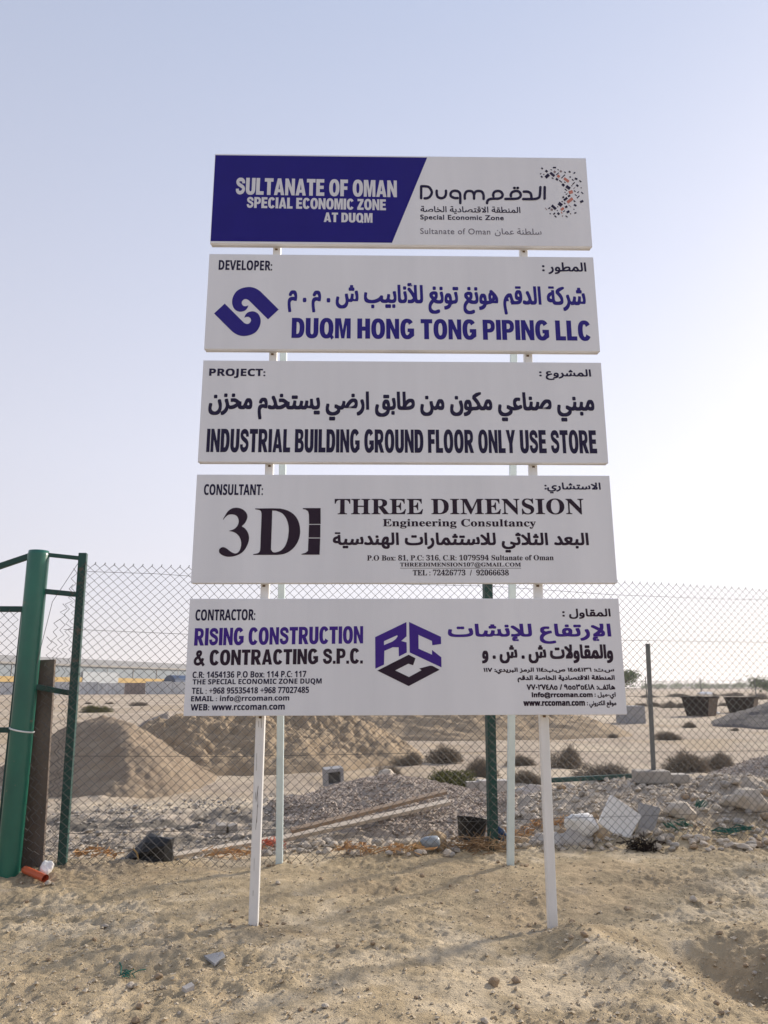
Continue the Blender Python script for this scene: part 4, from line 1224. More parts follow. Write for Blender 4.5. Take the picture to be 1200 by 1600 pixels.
heap('grey_gravel_mound', 6.6, 12.4, 1.5, 1.6, .62, M['gravel'], 'pale grey gravel mound at the right edge above the rubble', 'gravel mound', 61, rough=.12, fine=.04, peak=1.0, stones=2500)
heap('debris_mound', -6.2, 21.5, 2.3, 1.7, .75, M['gravel'], 'grey debris mound behind the steep sand mound', 'debris mound', 71, rough=.3, fine=.1, peak=2)

# planks across the gravel
from mathutils.bvhtree import BVHTree
def surf(o):
    mw = o.matrix_basis
    return BVHTree.FromPolygons([mw @ v.co for v in o.data.vertices], [tuple(p.vertices) for p in o.data.polygons])
GB = surf(gravel)
def rest(px, py):
    r = ray(px, py); o = Vector((0, 0, CAM_H)); d = Vector(r).normalized()
    hit = GB.ray_cast(o, d)
    g_ = gnd(px, py)
    t = (g_ - o).length
    if hit[0] is not None: t = min(t, hit[3])
    return o, d, t
def plank(pa, pb, w, t, matl, label):
    """a straight board resting on the ground and the heap between two points of the photograph"""
    n = 15
    smp = [rest(pa[0] + (pb[0] - pa[0]) * i / n, pa[1] + (pb[1] - pa[1]) * i / n) for i in range(n + 1)]
    d0, d1 = smp[0][2] - .05, smp[-1][2] - .05
    for _ in range(40):
        a, b_ = smp[0][0] + smp[0][1] * d0, smp[-1][0] + smp[-1][1] * d1
        worst = 0
        for i, (o, d, tt) in enumerate(smp):
            q = a.lerp(b_, i / n)
            ov = (q - o).length - (tt - .04)
            if ov > .004:
                worst = max(worst, ov); f = i / n
                d0 -= ov * (1 - f) * .5; d1 -= ov * f * .5
        if worst == 0: break
    m = MB(); m.bar(a, b_, w, t, up=(0, -.55, 1), bev=.004)
    o = m.build('plank', matl); return tag(o, label, 'plank')
plank((395, 1321), (702, 1253), .062, .045, M['wood'], 'long pale wooden plank lying across the front of the gravel heap')
plank((455, 1298), (697, 1237), .05, .04, M['wood2'], 'shorter brown plank on the gravel above the pale one')
plank((270, 1338), (425, 1311), .05, .035, M['wood'], 'weathered grey plank end behind the left front post')

# ------------------------------------------------------------------ shrubs
def shrub_mesh(seed, n=1500, leaf=1, green=False):
    """a low fuzzy dome of thin forking twigs"""
    rnd = random.Random(seed)
    m = MB()
    lobes = [(rnd.uniform(-.5, .5), rnd.uniform(-.4, .4), rnd.uniform(.6, 1.0), rnd.uniform(.35, .55)) for _ in range(6)]
    for i in range(n):
        lx, ly, lh, lr = lobes[i % 6]
        a = rnd.uniform(0, 6.28); q = rnd.random() ** .45; e = math.asin(rnd.random())
        d = Vector((math.cos(a) * math.cos(e), math.sin(a) * math.cos(e), math.sin(e)))
        p1 = Vector((lx + d.x * lr * q, ly + d.y * lr * q, max(.01, d.z * lh * q)))
        root = Vector((lx * .4, ly * .4, -.05))
        L = rnd.uniform(.06, .19)
        dirn = ((p1 - root).normalized() + Vector((rnd.gauss(0, .5), rnd.gauss(0, .5), rnd.gauss(0, .4)))).normalized()
        p2 = p1 + dirn * L
        p2.z = max(p2.z, .01)
        pm = (p1 + p2) / 2 + Vector((rnd.gauss(0, .03), rnd.gauss(0, .03), rnd.gauss(0, .03)))
        w = .011 if not green else .012
        if rnd.random() < .05:
            p2 = p2 + dirn * L * 1.3 + Vector((0, 0, .05)); p2.z = max(p2.z, .02)
        m.tube([p1 - dirn * L * .3, pm, p2], [w, w * .8, w * .4], 3, cap=False)
        if i % 12 == 0: m.tube([root, root.lerp(p1, .6) + Vector((rnd.gauss(0, .05), rnd.gauss(0, .05), -.03)), p1], [.02, .015, .01], 3, cap=False)
        for _ in range(leaf):
            c = pm.lerp(p2, rnd.random()) + Vector((rnd.gauss(0, .03), rnd.gauss(0, .03), rnd.gauss(0, .03)))
            s = rnd.uniform(.012, .035) * (1.5 if green else 1)
            u = Vector((rnd.gauss(0, 1), rnd.gauss(0, 1), rnd.gauss(0, 1))).normalized(); v = u.orthogonal().normalized()
            m.add([c - u * s, c + v * s * .5, c + u * s, c - v * s * .5], [(0, 1, 2, 3)])
    me = bpy.data.meshes.new('dry_shrub'); me.from_pydata(m.v, [], m.f); me.update()
    me.materials.append(M['twig_green'] if green else M['twig'])
    return me
SH = [shrub_mesh(300 + i, 2300, 1) for i in range(4)]
SHG = [shrub_mesh(320 + i, 1500, 3, True) for i in range(2)]
def shrub(px_, py_, w, h, label, group=None, green=False, i=0, name='dry_shrub'):
    g = gnd(px_, py_)
    W = w * g.y / F_PX / 2 / .80; H = h * g.y / F_PX / 1.25
    o = bpy.data.objects.new('green_shrub' if green else name, (SHG if green else SH)[i % (2 if green else 4)])
    o.location = g; o.scale = (W, W * .8, H); o.rotation_euler = (0, 0, random.uniform(0, 6.28) * 0 + i * 1.57 * 2)
    COL.objects.link(o)
    return tag(o, label, 'shrub', group)
shrub(706, 1234, 84, 40, 'low green shrub behind the right side of the gravel heap', green=True)
shrub(693, 1190, 58, 33, 'grey dry shrub just beyond the green shrub', i=1)
shrub(633, 1194, 44, 22, 'small grey dry shrub left of the one beyond the green shrub', i=2)
shrub(752, 1214, 42, 36, 'grey dry shrub left of the dark green middle fence post', i=3)
shrub(607, 1219, 42, 32, 'sparse brown shrub at the back of the gravel heap', i=0)
shrub(812, 1196, 46, 22, 'dry shrub between the two right sign posts, upper', i=1)
shrub(878, 1200, 50, 42, 'tall dry shrub right behind the right front sign post', i=2)
shrub(822, 1224, 46, 24, 'dry shrub between the two right sign posts, lower', i=3)
shrub(945, 1218, 84, 34, 'broad dry shrub behind the dark green bar', i=0)
shrub(1068, 1206, 74, 42, 'large dry shrub right of the leaning grey pole', i=1)
shrub(1112, 1199, 56, 28, 'lower dry shrub joined to the large one right of the pole', i=2)
shrub(1042, 1156, 36, 16, 'small round dry shrub just right of the pole, farther back', i=3)
shrub(956, 1153, 22, 9, 'tiny dry shrub on the plain below the board corner', i=0)
shrub(1076, 1137, 22, 12, 'sparse small shrub on the plain left of the dark gravel mound', i=1)
shrub(1146, 1142, 14, 6, 'tiny shrub at the foot of the dark gravel mound', i=2)
for i, (a, b_, c, d_) in enumerate(((1003, 1104, 20, 8), (1022, 1104, 20, 9), (1041, 1106, 26, 13), (1066, 1106, 22, 10), (1131, 1103, 14, 8), (1075, 1112, 14, 5), (1100, 1092, 40, 12), (1060, 1089, 30, 7), (1186, 1093, 30, 14), (1012, 1090, 26, 7), (1140, 1088, 36, 8))):
    shrub(a, b_, c, d_, 'small dark scrub bush far off on the plain at right', 'far scrub bushes on the plain', i=i)
for i, (a, b_, c, d_) in enumerate(((216, 1103, 30, 9), (139, 1100, 12, 4), (170, 1100, 12, 4))):
    shrub(a, b_, c, d_, ('low dry bush in front of the far grey fence', 'left one of two tiny scrub specks behind the steep sand mound', 'right one of two tiny scrub specks behind the steep sand mound')[i], i=i)
shrub(155, 1113, 44, 13, 'bright green grassy tuft on the plain above the steep sand mound', green=True, i=1)

# green acacia half hidden by the bottom board
def leafy(name, loc, rx, h, trunk_h, label, n, matl, seed, leaf=.10):
    rnd = random.Random(seed)
    t = empty(name, loc)
    tag(t, label, 'tree')
    m = MB()
    m.tube([(0, 0, -.3), (.05, 0, trunk_h * .5), (-.05, .05, trunk_h)], [.13, .11, .09], 7)
    tips = []
    for k in range(7):
        a = k * .9 + rnd.random(); e = Vector((math.cos(a) * rx * .6, math.sin(a) * rx * .6, trunk_h + (h - trunk_h) * rnd.uniform(.35, .8)))
        m.tube([(-.05, .05, trunk_h * .9), (Vector((0, 0, trunk_h)) + e) / 2 + Vector((0, 0, .1)), e], [.07, .045, .02], 5); tips.append(e)
    m.build('trunk', M['bark'], t)
    c = MB()
    clumps = [(e + Vector((rnd.gauss(0, .3), rnd.gauss(0, .3), rnd.gauss(0, .2))), rnd.uniform(.35, .7) * rx * .5) for e in tips for _ in range(3)]
    for i in range(n):
        ce, r_ = clumps[i % len(clumps)]
        d_ = Vector((rnd.gauss(0, 1), rnd.gauss(0, 1), rnd.gauss(0, .7)))
        p = ce + d_ * r_ * .55
        if p.z < .25: continue
        s = leaf * rnd.uniform(.5, 1.3)
        u = Vector((rnd.gauss(0, 1), rnd.gauss(0, 1), rnd.gauss(0, 1))).normalized(); v = u.orthogonal().normalized()
        c.add([p - u * s, p + v * s * .4, p + u * s, p - v * s * .4], [(0, 1, 2, 3)])
    c.build('crown', matl, t)
    return t
g = gnd(962, 1101)
leafy('acacia_tree', g, 2.4, 2.9, 1.0, 'feathery green tree half hidden by the bottom board corner', 5200, M['tree_leaf'], 9, .10)
g = gnd(1212, 1083.5)
leafy('acacia_tree', g, 3.6, 1.8, .5, 'far green tree clump at the right edge on the horizon', 2600, M['tree_leaf'], 10, .22)
rnd = random.Random(77)
for k in range(14):
    px_ = (1004, 1020, 1036, 1052, 1066, 1083, 1098, 1112, 1128, 1143, 1158, 1172, 1010, 1090)[k]
    Yd = rnd.uniform(330, 620)
    x = (px_ - 600) / F_PX * Yd
    leafy('distant_tree', (x, Yd, gz(x, Yd)), rnd.uniform(5, 9), rnd.uniform(1.6, 2.8), .5, 'dim hazy tree on the far right horizon', 420, M['tree_leaf'], 400 + k, .6)['group'] = 'hazy trees on the horizon'

# ------------------------------------------------------------------ rubbish and small things along the fence
def crumple(name, c, r, matl, label, cat, seed, sc=(1, 1, 1), amp=.35, freq=1.6, sub=4, rot=(0, 0, 0), facets=5):
    rnd = random.Random(seed)
    bm = bmesh.new(); bmesh.ops.create_icosphere(bm, subdivisions=sub, radius=1.0)
    planes = [(Vector((rnd.gauss(0, 1), rnd.gauss(0, 1), rnd.gauss(0, 1))).normalized(), rnd.uniform(.6, .85)) for _ in range(facets)]
    for v in bm.verts:
        p = v.co.copy()
        for n, dd in planes:
            t = p.dot(n)
            if t > dd: p -= n * (t - dd) * .8
        a = float(fbm(p.x * freq + p.z * 1.1 + seed, p.y * freq + p.z * freq * .8, seed, 3))
        cr = abs(float(fbm(p.x * freq * 2.4 + p.z * 2 + seed, p.y * freq * 2.4 - p.z * 2, seed + 7, 2)))
        p *= 1 + amp * a - amp * .5 * cr
        v.co = Vector((p.x * sc[0] * r, p.y * sc[1] * r, max(p.z * sc[2] * r, -r * sc[2] * .75)))
    me = bpy.data.meshes.new(name); bm.to_mesh(me); bm.free()
    me.materials.append(matl)
    me.polygons.foreach_set('use_smooth', [True] * len(me.polygons))
    o = bpy.data.objects.new(name, me); o.location = c; o.rotation_euler = rot; COL.objects.link(o)
    return tag(o, label, cat)
# black sack, left
yb = fence_y(-2.0) + .16
pts = [at_y(px_, py_, yb) for px_, py_ in ((183, 1349), (196, 1339), (213, 1327), (221, 1315), (231, 1306.5), (250, 1309), (267, 1310.5), (268, 1330), (266, 1347), (245, 1350), (217, 1353), (200, 1351))]
m = MB(); k = len(pts); ctr = sum(pts, Vector()) / k
for lay, (dy, f) in enumerate(((-.06, .93), (-.085, .6), (.0, 1.0), (.10, .97), (.16, .7))): pass
rings = []
for dy, f in ((-.105, .35), (-.075, .78), (-.02, .98), (.06, 1.0), (.13, .88), (.17, .45)):
    rings.append([Vector((ctr.x + (p.x - ctr.x) * f + .012 * random.gauss(0, 1), p.y + dy + .012 * random.gauss(0, 1), ctr.z + (p.z - ctr.z) * f + (.0 if f > .9 else -.01) + .008 * random.gauss(0, 1))) for p in pts])
for rg in rings: m.v += [tuple(p) for p in rg]
for a in range(len(rings) - 1):
    for j in range(k): m.f.append((a * k + j, a * k + (j + 1) % k, (a + 1) * k + (j + 1) % k, (a + 1) * k + j))
m.f.append(tuple(reversed(range(k)))); m.f.append(tuple((len(rings) - 1) * k + j for j in range(k)))
o = m.build('black_sack', M['black']); tag(o, 'crumpled black plastic sack against the foot of the left fence bay', 'sack')
m = MB(); m.tube([at_y(208, 1326, yb - .09), at_y(214, 1333, yb - .12), at_y(216, 1343, yb - .12), at_y(221, 1351, yb - .1)], .008, 5)
o = m.build('cord', M['bottle_neck']); tag(o, 'tan cord lying over the crumpled black sack', 'cord')

# black bucket, middle
g = at_y(736, 1316, fence_y(.95) + .34)
bk = empty('bucket', g)
tag(bk, 'black plastic bucket left of the middle green fence post', 'bucket')
m = MB(); n = 26
prof = [(0, .012), (.118, .0), (.125, .02), (.150, .215), (.158, .22), (.156, .228), (.146, .226), (.120, .03), (0, .03)]
for r_, z in prof: m.v += [(r_ * math.cos(2 * math.pi * j / n), r_ * math.sin(2 * math.pi * j / n), z) for j in range(n)]
for a in range(len(prof) - 1):
    for j in range(n): m.f.append((a * n + j, a * n + (j + 1) % n, (a + 1) * n + (j + 1) % n, (a + 1) * n + j))
m.build('bucket_body', M['black'], bk, smooth=True)
m = MB(); m.tube([(.155 * math.cos(t), .155 * math.sin(t) * .3 - .05, .20 - .07 * math.sin(t)) for t in np.linspace(0, math.pi, 12)], .004, 5); m.build('handle', M['steel'], bk)
bk.rotation_euler = (R(-8), R(9), .3)

# dry brush at the post foot
m = MB(); rnd = random.Random(5)
g = gnd(752, 1331)
for i in range(130):
    a = rnd.uniform(-.5, .5) + (math.pi if rnd.random() < .5 else 0); L = rnd.uniform(.06, .24)
    p = Vector((rnd.gauss(0, .14), rnd.gauss(0, .07), rnd.uniform(.0, .12)))
    p.x = max(-.3, min(.32, p.x))
    m.tube([p, p + Vector((math.cos(a) * L * .5, rnd.gauss(0, .03), rnd.gauss(0, .025))), p + Vector((math.cos(a) * L, rnd.gauss(0, .05), rnd.gauss(0, .05)))], [.005, .004, .002], 4, cap=False)
o = m.build('brushwood', M['brush']); o.location = g; tag(o, 'tangle of dry brown brushwood at the foot of the middle fence post', 'brushwood')

# bottle
g = gnd(664, 1331)
bt = empty('plastic_bottle', g + Vector((0, 0, .065)), R(18))
tag(bt, 'squashed blue-grey plastic bottle lying among the pale rocks', 'bottle')
m = MB(); m.tube([(-.04, 0, 0), (-.02, 0, .005), (.02, 0, .01), (.075, 0, .012), (.125, 0, .012), (.14, 0, .012)], [.03, .048, .056, .059, .056, .037], 14); m.build('bottle_body', M['bottle'], bt, smooth=True)
m = MB(); m.tube([(-.13, 0, -.03), (-.09, 0, -.02), (-.041, 0, 0)], [.018, .022, .034], 10); m.build('bottle_neck', M['bottle_neck'], bt, smooth=True)
crumple('dirty_cloth', gnd(683, 1330) + Vector((0, .05, .08)), .10, M['sack_brown'], 'dirty brown rag bunched behind the blue-grey bottle', 'rag', 71, (1, .8, 1.2))

# white panel, slab, jug and sacks on the right
def panel(corners, Y, tilt, thick, name, matl, label, cat):
    """board leaning back against the bank"""
    P = [at_y(px_, py_, Y) for px_, py_ in corners]
    zmin = min(p.z for p in P)
    P = [p + Vector((0, (p.z - zmin) * tilt, 0)) for p in P]
    n = (P[1] - P[0]).cross(P[2] - P[1]).normalized()
    if n.y < 0: n = -n
    m = MB(); m.v = [tuple(p) for p in P] + [tuple(p + n * thick) for p in P]
    m.f = [(0, 1, 2, 3), (7, 6, 5, 4)] + [(i, i + 4, (i + 1) % 4 + 4, (i + 1) % 4) for i in range(4)]
    o = m.build(name, matl)
    bv = o.modifiers.new('bevel', 'BEVEL'); bv.width = .006; bv.segments = 2
    return tag(o, label, cat)
panel([(962, 1244), (1007.5, 1276.5), (979.5, 1318.5), (937.5, 1287)], fence_y(2.5) + .12, .35, .05, 'foam_board', M['foam'], 'square white foam board standing on its corner behind the fence', 'board')
panel([(1004, 1256), (1037, 1264), (1021, 1305), (1000, 1302)], fence_y(2.8) + .22, .3, .07, 'concrete_slab', M['slab'], 'grey broken slab leaning behind the white foam board', 'slab')
crumple('plastic_drum', at_y(908, 1289, fence_y(2.0) + .22), .17, M['white_plastic'], 'bright white crushed plastic drum left of the foam board', 'drum', 81, (1.05, .8, .8), .22, 1.2, facets=7)
crumple('sack', at_y(896, 1318, fence_y(1.95) + .2), .17, M['sack'], 'dirty white sack bulging below the white crushed drum', 'sack', 82, (1.1, .8, .75), .3)
crumple('sack', at_y(938, 1309, fence_y(2.25) + .16), .105, M['sack_brown'], 'brown dusty sack under the foam board corner', 'sack', 83, (1.0, .8, 1.1), .25)
crumple('sack', at_y(856, 1318, fence_y(1.7) + .2), .15, M['sack'], 'dirty white sack behind the right front sign post', 'sack', 84, (1.1, .8, .8), .3)
crumple('sack', at_y(815, 1322, fence_y(1.4) + .2), .13, M['sack_brown'], 'brown stained sack between the right sign posts', 'sack', 85, (1.2, .8, .75), .35)
crumple('plastic_bag', gnd(72, 1366) + Vector((0, 0, .045)), .058, M['white_plastic'], 'balled white plastic bag beside the orange pipe piece', 'bag', 86, (.9, .9, 1.1), .25, facets=3)
crumple('plastic_bag', at_y(779, 1303, fence_y(1.1) + .25), .085, M['tank'], 'dark blue plastic bag right of the middle fence post', 'bag', 87, (.9, .8, .9), .35)
crumple('plastic_bag', at_y(826, 1237, 11.4), .16, M['sack'], 'grey white plastic bag on the rubble behind the right posts', 'bag', 88, (1.3, .8, .6), .4)
crumple('plastic_scrap', at_y(833, 1247, 10.9), .10, M['netred'], 'small orange red plastic scrap on the rubble between the right posts', 'scrap', 89, (1.3, .8, .35), .4)
g = gnd(1003, 1328); m = MB(); rnd = random.Random(91)
for i in range(150):
    p = Vector((rnd.gauss(0, .075), rnd.gauss(0, .05), abs(rnd.gauss(.03, .035)))); q = p + Vector((rnd.gauss(0, .04), rnd.gauss(0, .03), rnd.gauss(0, .03)))
    q.z = max(q.z, .0); r_ = q + Vector((rnd.gauss(0, .035), rnd.gauss(0, .03), rnd.gauss(0, .02)))
    m.tube([p, q, r_], .004, 4, cap=False)
o = m.build('tangled_wire', M['bin']); o.location = g; tag(o, 'dark tangle of burnt wire below the grey slab', 'wire tangle')
for i, (px_, py_, ang, L) in enumerate(((1094, 1262, 1.2, .12), (1068, 1294, -.6, .10), (1048, 1300, -1.0, .15), (1128, 1303, .05, .22), (1160, 1300, .15, .16))):
    g = gnd(px_, py_); m = MB(); rnd = random.Random(500 + i)
    for k in range(9):
        p = Vector((rnd.gauss(0, .02), rnd.gauss(0, .03), .02 + rnd.uniform(0, .03)))
        e = Vector((math.cos(ang) * L, rnd.gauss(0, .03), math.sin(ang) * L * .7))
        m.tube([p - e * .5, p + Vector((rnd.gauss(0, .02), rnd.gauss(0, .02), rnd.gauss(0, .015))), p + e * .5], .006, 4)
    o = m.build('net_scrap', M['netgreen']); o.location = g
    tag(o, 'frayed green netting scrap on the soil of the rubble bank', 'scrap', 'green netting scraps on the bank')
for i, (px_, py_, w, mt, lab) in enumerate(((424, 1328, 34, 'netred', 'red orange netting scrap between the left sign posts'), (552, 1333, 46, 'net', 'orange netting scrap among the rocks, left of the larger one'), (618, 1334, 60, 'net', 'large orange netting scrap among the rocks under the gravel heap'),
                                       (360, 1341, 70, 'net', 'yellow orange netting strip left of the front left post'), (150, 1341, 60, 'net', 'yellow orange netting on the ground right of the first fence post'),
                                       (836, 1296, 26, 'net', 'orange netting scrap on the rubble left of the right front post'), (876, 1291, 30, 'net', 'orange netting bundle right of the right front post'), (806, 1310, 40, 'net', 'rust orange netting between the right sign posts'))):
    g = gnd(px_, py_); W = w * g.y / F_PX; m = MB(); rnd = random.Random(520 + i)
    for k in range(34):
        x = rnd.uniform(-.5, .5) * W
        p = Vector((x, rnd.gauss(0, .03), .01 + abs(rnd.gauss(0, .025)) + .03 * math.exp(-(x / W * 3) ** 2)))
        q = p + Vector((rnd.gauss(0, W * .16), rnd.gauss(0, .03), rnd.gauss(0, .02)))
        r_ = q + Vector((rnd.gauss(0, W * .10), rnd.gauss(0, .03), rnd.gauss(0, .02)))
        m.tube([p, q, r_], .0045, 4)
        if k % 3 == 0:
            m.add([p, p + Vector((.03, .01, .015)), q + Vector((.02, 0, .02)), q], [(0, 1, 2, 3)])
    o = m.build('net_scrap', M[mt]); o.location = g
    tag(o, lab, 'scrap')
# foreground green thread and shard
g = gnd(195, 1527); m = MB(); rnd = random.Random(9)
for k in range(22):
    p = Vector((rnd.gauss(0, .03), rnd.gauss(0, .02), .008 + rnd.random() * .012)); q = p + Vector((rnd.gauss(0, .035), rnd.gauss(0, .02), rnd.gauss(0, .006)))
    m.tube([p, (p + q) / 2 + Vector((0, 0, .006)), q], .0028, 4)
m.tube([(-.03, .02, .01), (-.06, .12, .012), (-.10, .2, .012), (-.16, .24, .01)], .004, 4)
o = m.build('net_scrap', M['netgreen']); o.location = g; tag(o, 'green frayed thread scrap on the sandy foreground, lower left', 'scrap')
g = gnd(331, 1500); m = MB()
m.v = [(-.055, .04, .012), (.05, .05, .03), (.075, .0, .022), (.035, -.085, .008), (-.055, .04, .0), (.05, .05, .0), (.075, 0, .0), (.035, -.085, -.005)]
m.f = [(3, 2, 1, 0), (4, 5, 6, 7), (0, 1, 5, 4), (1, 2, 6, 5), (2, 3, 7, 6), (3, 0, 4, 7)]
o = m.build('tile_shard', M['slab']); o.location = g; tag(o, 'flat blue-grey tile shard on the sandy foreground', 'shard')
g = gnd(293, 1545); m = MB()
m.v = [(-.03, .0, .01), (.01, .035, .02), (.035, .0, .018), (.0, -.03, .008), (-.03, .0, -.01), (.01, .035, -.01), (.035, .0, -.01), (.0, -.03, -.01)]
m.f = [(3, 2, 1, 0), (4, 5, 6, 7), (0, 1, 5, 4), (1, 2, 6, 5), (2, 3, 7, 6), (3, 0, 4, 7)]
o = m.build('tile_shard', M['pale_block']); o.location = g; tag(o, 'small pale tile chip below the green thread scrap', 'shard')

# orange pipe stub
a, b_ = gnd(40, 1366) + Vector((0, -.02, .04)), gnd(70, 1381) + Vector((0, 0, .04))
op = empty('orange_pipe', a)
tag(op, 'short orange pipe piece lying at the foot of the green gate post', 'pipe')
d = b_ - a
m = MB(); m.tube([(0, 0, 0), tuple(d)], .030, 20, cap=False); m.tube([tuple(d), (0, 0, 0)], .026, 20, cap=False)
n = 20
m.f += [(n + j, n + (j + 1) % n, 2 * n + (j + 1) % n, 2 * n + j) for j in range(0)]
m.build('pipe_wall', M['orange_pipe'], op, smooth=True)
m = MB(); m.tube([tuple(d * 0.75), tuple(d * .76)], .0255, 20); m.build('bore_shade', M['pipe_in'], op)  # dark disc in the open bore, its shade put into the colour

# hollow block on the gravel, chunk on the ash
def hollow_block(px_, py_, w, label, rz):
    g = gnd(px_, py_); s = w * g.y / F_PX
    m = MB()
    L, D, H, t = s, s * .9, s * .95, s * .17
    m.box((0, -0, t / 2), (L, D, t)); m.box((0, 0, H - t / 2), (L, D, t))
    m.box((-L / 2 + t / 2, 0, H / 2), (t, D - .004, H - 2 * t)); m.box((L / 2 - t / 2, 0, H / 2), (t, D - .004, H - 2 * t))
    m.box((0, D / 2 - t / 2, H / 2), (L - 2 * t, t, H - 2 * t))
    o = m.build('hollow_block', M['slab']); o.location = g; o.rotation_euler = (R(3), R(-4), rz)
    return tag(o, label, 'block')
hb = hollow_block(521, 1229, 26, 'grey hollow concrete block standing behind the gravel heap', .25)
hb.location = at_y(521, 1228, 11.9)
g = gnd(352, 1302); m = MB(); m.box((-.05, 0, .04), (.11, .13, .12), Matrix.Rotation(.3, 4, 'Z') @ Matrix.Rotation(.12, 4, 'X'), .012); m.box((.07, .03, .035), (.10, .12, .11), Matrix.Rotation(.5, 4, 'Z') @ Matrix.Rotation(-.2, 4, 'Y'), .012)
o = m.build('concrete_chunk', M['footing']); o.location = g; tag(o, 'grey concrete chunk on the ashy ground left of the front left post', 'block')
for i, (px_, py_, w, h, lab) in enumerate(((770, 1243, 44, 22, 'pale concrete block right of the middle fence post'), (742, 1241, 26, 18, 'small pale concrete block left of the middle fence post'), (1000, 1226, 0, 0, ''))):
    if not w: continue
    g = gnd(px_, py_); k = g.y / F_PX
    m = MB(); m.box((0, 0, h * k / 2), (w * k, w * k * .5, h * k), Matrix.Rotation(.1, 4, 'Z'), .012)
    o = m.build('concrete_block', M['pale_block']); o.location = g; tag(o, lab, 'block')

# leaning grey pole in its concrete footing, dark green bar on the ground
g = gnd(1018, 1222); k = g.y / F_PX
pp = empty('footed_pole', g)
tag(pp, 'thin leaning grey pole in a pale concrete footing behind the fence', 'pole')
m = MB(); m.box((0, 0, 16 * k / 2), (50 * k, 30 * k, 18 * k), Matrix.Rotation(-.06, 4, 'Z'), .02); m.box((39 * k, .02, 5 * k), (30 * k, 24 * k, 13 * k), Matrix.Rotation(.05, 4, 'Z'), .02)
m.build('footing', M['footing'], pp)
e = at_y(1012, 1006, g.y) - g
s_ = at_y(1021, 1204, g.y) - g
m = MB(); m.tube([s_ - Vector((0, 0, .05)), e], .030, 10); m.build('pole', M['steel'], pp)
a, b_ = gnd(826, 1225), gnd(992, 1219)
m = MB(); m.bar(a + Vector((0, 0, .04)), b_ + Vector((0, 0, .07)), .07, .07, up=(0, 0, 1), bev=.006)
o = m.build('steel_bar', M['dgreen']); tag(o, 'long dark green steel bar lying on the ground behind the rubble', 'bar')

# ------------------------------------------------------------------ middle distance on the right: skips, blocks, wire fence
def skip(cx_px, base_px, w, h, label, rz):
    g = gnd(cx_px, base_px); k = g.y / F_PX
    t = empty('waste_skip', g, rz); tag(t, label, 'skip')
    W, H = w * k, h * k
    m = MB()
    for s in (-1, 1):
        m.add([(-W * .38, s * W * .36, 0), (W * .38, s * W * .36, 0), (W * .5, s * W * .42, H), (-W * .5, s * W * .42, H)], [(0, 1, 2, 3)])
    m.add([(-W * .38, -W * .36, .02), (W * .38, -W * .36, .02), (W * .38, W * .36, .02), (-W * .38, W * .36, .02)], [(0, 1, 2, 3)])
    m.build('body', M['bin'], t)
    for s in (-1, 1):
        m = MB(); m.add([(s * W * .38, -W * .36, 0), (s * W * .38, W * .36, 0), (s * W * .5, W * .42, H), (s * W * .5, -W * .42, H)], [(0, 1, 2, 3)])
        m.build('end_panel', M['bin_side'], t)
    m = MB()
    for (x0, y0), (x1, y1) in (((-.5, -.42), (.5, -.42)), ((.5, -.42), (.5, .42)), ((.5, .42), (-.5, .42)), ((-.5, .42), (-.5, -.42))):
        m.bar((x0 * W, y0 * W, H), (x1 * W, y1 * W, H), .07, .07)
    for x in (-.25, 0, .25): m.bar((x * W * .76, -W * .365, 0), (x * W, -W * .425, H), .05, .04, up=(0, 1, 0))
    m.build('rim', M['bin'], t)
    return t
skip(1096, 1118.5, 42, 27, 'dark rusty waste skip with rubbish on top, left of the dark gravel mound', -.78)
skip(1161, 1113.5, 42, 22, 'dark rusty waste skip partly behind the dark gravel mound', -.62)
g = gnd(1106, 1117)
crumple('rubbish_bag', g + Vector((.1, .3, 1.08)), .32, M['white_plastic'], 'white rubbish bag heaped on the left waste skip', 'bag', 95, (1.5, .8, .5), .3)
g = gnd(1119, 1117.5)
crumple('rubbish_bag', g + Vector((0, 0, .1)), .22, M['white_plastic'], 'small white rubbish on the ground right of the left skip', 'bag', 96, (1.1, .8, .4), .3)
g = gnd(986, 1130); k = g.y / F_PX
m = MB(); m.box((0, 0, 12 * k), (31 * k, 36 * k, 27 * k), Matrix.Rotation(.12, 4, 'Z'), .03)
o = m.build('concrete_cube', M['slab']); o.location = g; tag(o, 'grey concrete cube on the plain at the bottom right board corner', 'block')
# far wire fence
far = empty('wire_fence', (24, 62, gz(24, 62)), R(3)); tag(far, 'low wire fence far across the plain at right', 'fence')
for i in range(9):
    m = MB(); m.tube([(-12 + i * 4.5, 0, -.2), (-12 + i * 4.5, 0, 2.1)], .04, 6); m.build('fence_post', M['steel'], far)
for z in (.6, 1.2, 1.8):
    m = MB(); m.tube([(-12, 0, z), (24, 0, z)], .015, 4); m.build('line_wire', M['steel'], far)

# ------------------------------------------------------------------ warehouse and sheet fence at the left
p0, p1 = Vector((-76, 114, 0)), Vector((-31, 246, 0))
wd = (p1 - p0); WL = wd.length; ang = math.atan2(wd.y, wd.x)
wh = empty('warehouse', (p0.x, p0.y, .3), ang)
tag(wh, 'long low pale metal warehouse with yellow band, far left', 'building')
H1 = 6.0
m = MB(); m.box((WL / 2, 10, H1 / 2 + .6), (WL, 20, H1 - 1.2 + .0)); m.build('wall', M['wh_wall'], wh)
m = MB(); m.box((WL / 2, -.12, 2.95), (WL, .14, 1.0)); m.build('yellow_band', M['wh_yellow'], wh)
m = MB()
m.v = [(-1, -.3, H1), (WL + 1, -.3, H1), (WL + 1, 10, H1 + 1.7), (-1, 10, H1 + 1.7), (WL + 1, 20.9, H1), (-1, 20.9, H1), (-1, -.3, H1 - .35), (WL + 1, -.3, H1 - .35), (WL + 1, 20.9, H1 - .35), (-1, 20.9, H1 - .35)]
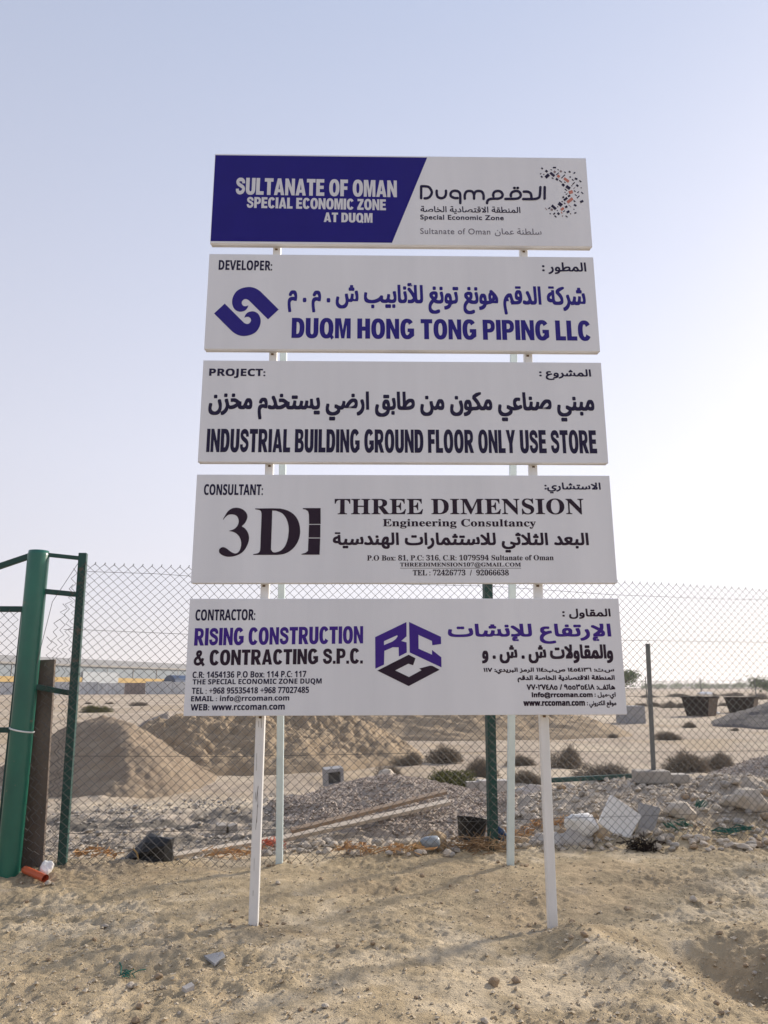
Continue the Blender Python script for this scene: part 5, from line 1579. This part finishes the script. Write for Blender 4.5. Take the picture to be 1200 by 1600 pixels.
m.f = [(0, 1, 2, 3), (3, 2, 4, 5), (6, 7, 1, 0), (5, 4, 8, 9), (6, 0, 3, 5, 9), (7, 8, 4, 2, 1), (9, 8, 7, 6)]
m.build('roof', M['wh_roof'], wh)
for s0, s1, z0, z1 in ((.32, .40, 1.2, 4.6), (.55, .60, 1.2, 4.4)):
    m = MB(); m.box((WL * (s0 + s1) / 2, -.22, (z0 + z1) / 2), (WL * (s1 - s0), .10, z1 - z0)); m.build('door_panel', M['wh_white'], wh)
for i in range(1, 16):
    m = MB(); m.box((WL * i / 16, -.06, H1 / 2 + .6), (.10, .10, H1 - 1.6)); m.build('sheet_joint', M['wh_roof'], wh)
# corrugated fence in front
Yf = 118.0
sf = empty('sheet_fence', (-62, Yf, gz(-62, Yf)), R(2))
tag(sf, 'low patched grey corrugated sheet fence in front of the warehouse', 'fence')
x = 0.0; rnd = random.Random(4)
hs = []
while x < 62:
    w = rnd.uniform(2.2, 4.2); h = rnd.uniform(1.65, 1.95)
    m = MB(); m.box((x + w / 2, rnd.uniform(-.04, .04), h / 2), (w - .04, .06, h)); m.build('sheet', M['corr_rust'] if rnd.random() < .16 else M['corr'], sf)
    x += w
g = Vector((0, 0, 0)); Yt = 128.0
xt = (272 - 600) / F_PX * Yt
tk = MB(); n = 24
tk.tube([(0, 0, .1), (0, 5.0, .1)], 1.65, n)
o = tk.build('tank', M['tank'], smooth=False); o.location = (xt, Yt, gz(xt, Yt) + 1.25); o.rotation_euler = (0, 0, R(-35))
tag(o, 'dark blue round tank in front of the warehouse beside the sign', 'tank')

# ------------------------------------------------------------------ far low hills on the horizon
m = MB()
xs = np.linspace(-2600, 3300, 240)
hz = 16 + 22 * (fbm(xs / 700, xs * 0, 301, 4) + .25) + 8 * fbm(xs / 120, xs * 0 + 3, 311, 3)
hz = hz * (.35 + .65 * sstep(-200, 900, xs))
for x, h in zip(xs, hz): m.v += [(x, 2500, -3), (x, 2700, max(1.5, h) + .7), (x, 3000, -3)]
for i in range(len(xs) - 1):
    a = i * 3; m.f += [(a, a + 3, a + 4, a + 1), (a + 1, a + 4, a + 5, a + 2)]
o = m.build('hills', M['hill'], smooth=True); tag(o, kind='structure')

# ------------------------------------------------------------------ dusty air
m = MB(); m.box((0, 3000, 38), (7400, 6300, 90))
hz_o = m.build('haze', None)
vm = bpy.data.materials.new('dusty_air'); vm.use_nodes = True
vn = vm.node_tree
vn.nodes.remove(vn.nodes['Principled BSDF'])
pv = vn.nodes.new('ShaderNodeVolumePrincipled')
pv.inputs['Color'].default_value = (.93, .92, .93, 1)
pv.inputs['Density'].default_value = .0005
pv.inputs['Anisotropy'].default_value = .3
vn.links.new(pv.outputs[0], vn.nodes['Material Output'].inputs['Volume'])
hz_o.data.materials.append(vm)
tag(hz_o, 'pale dusty air over the whole plain', 'haze', kind='stuff')
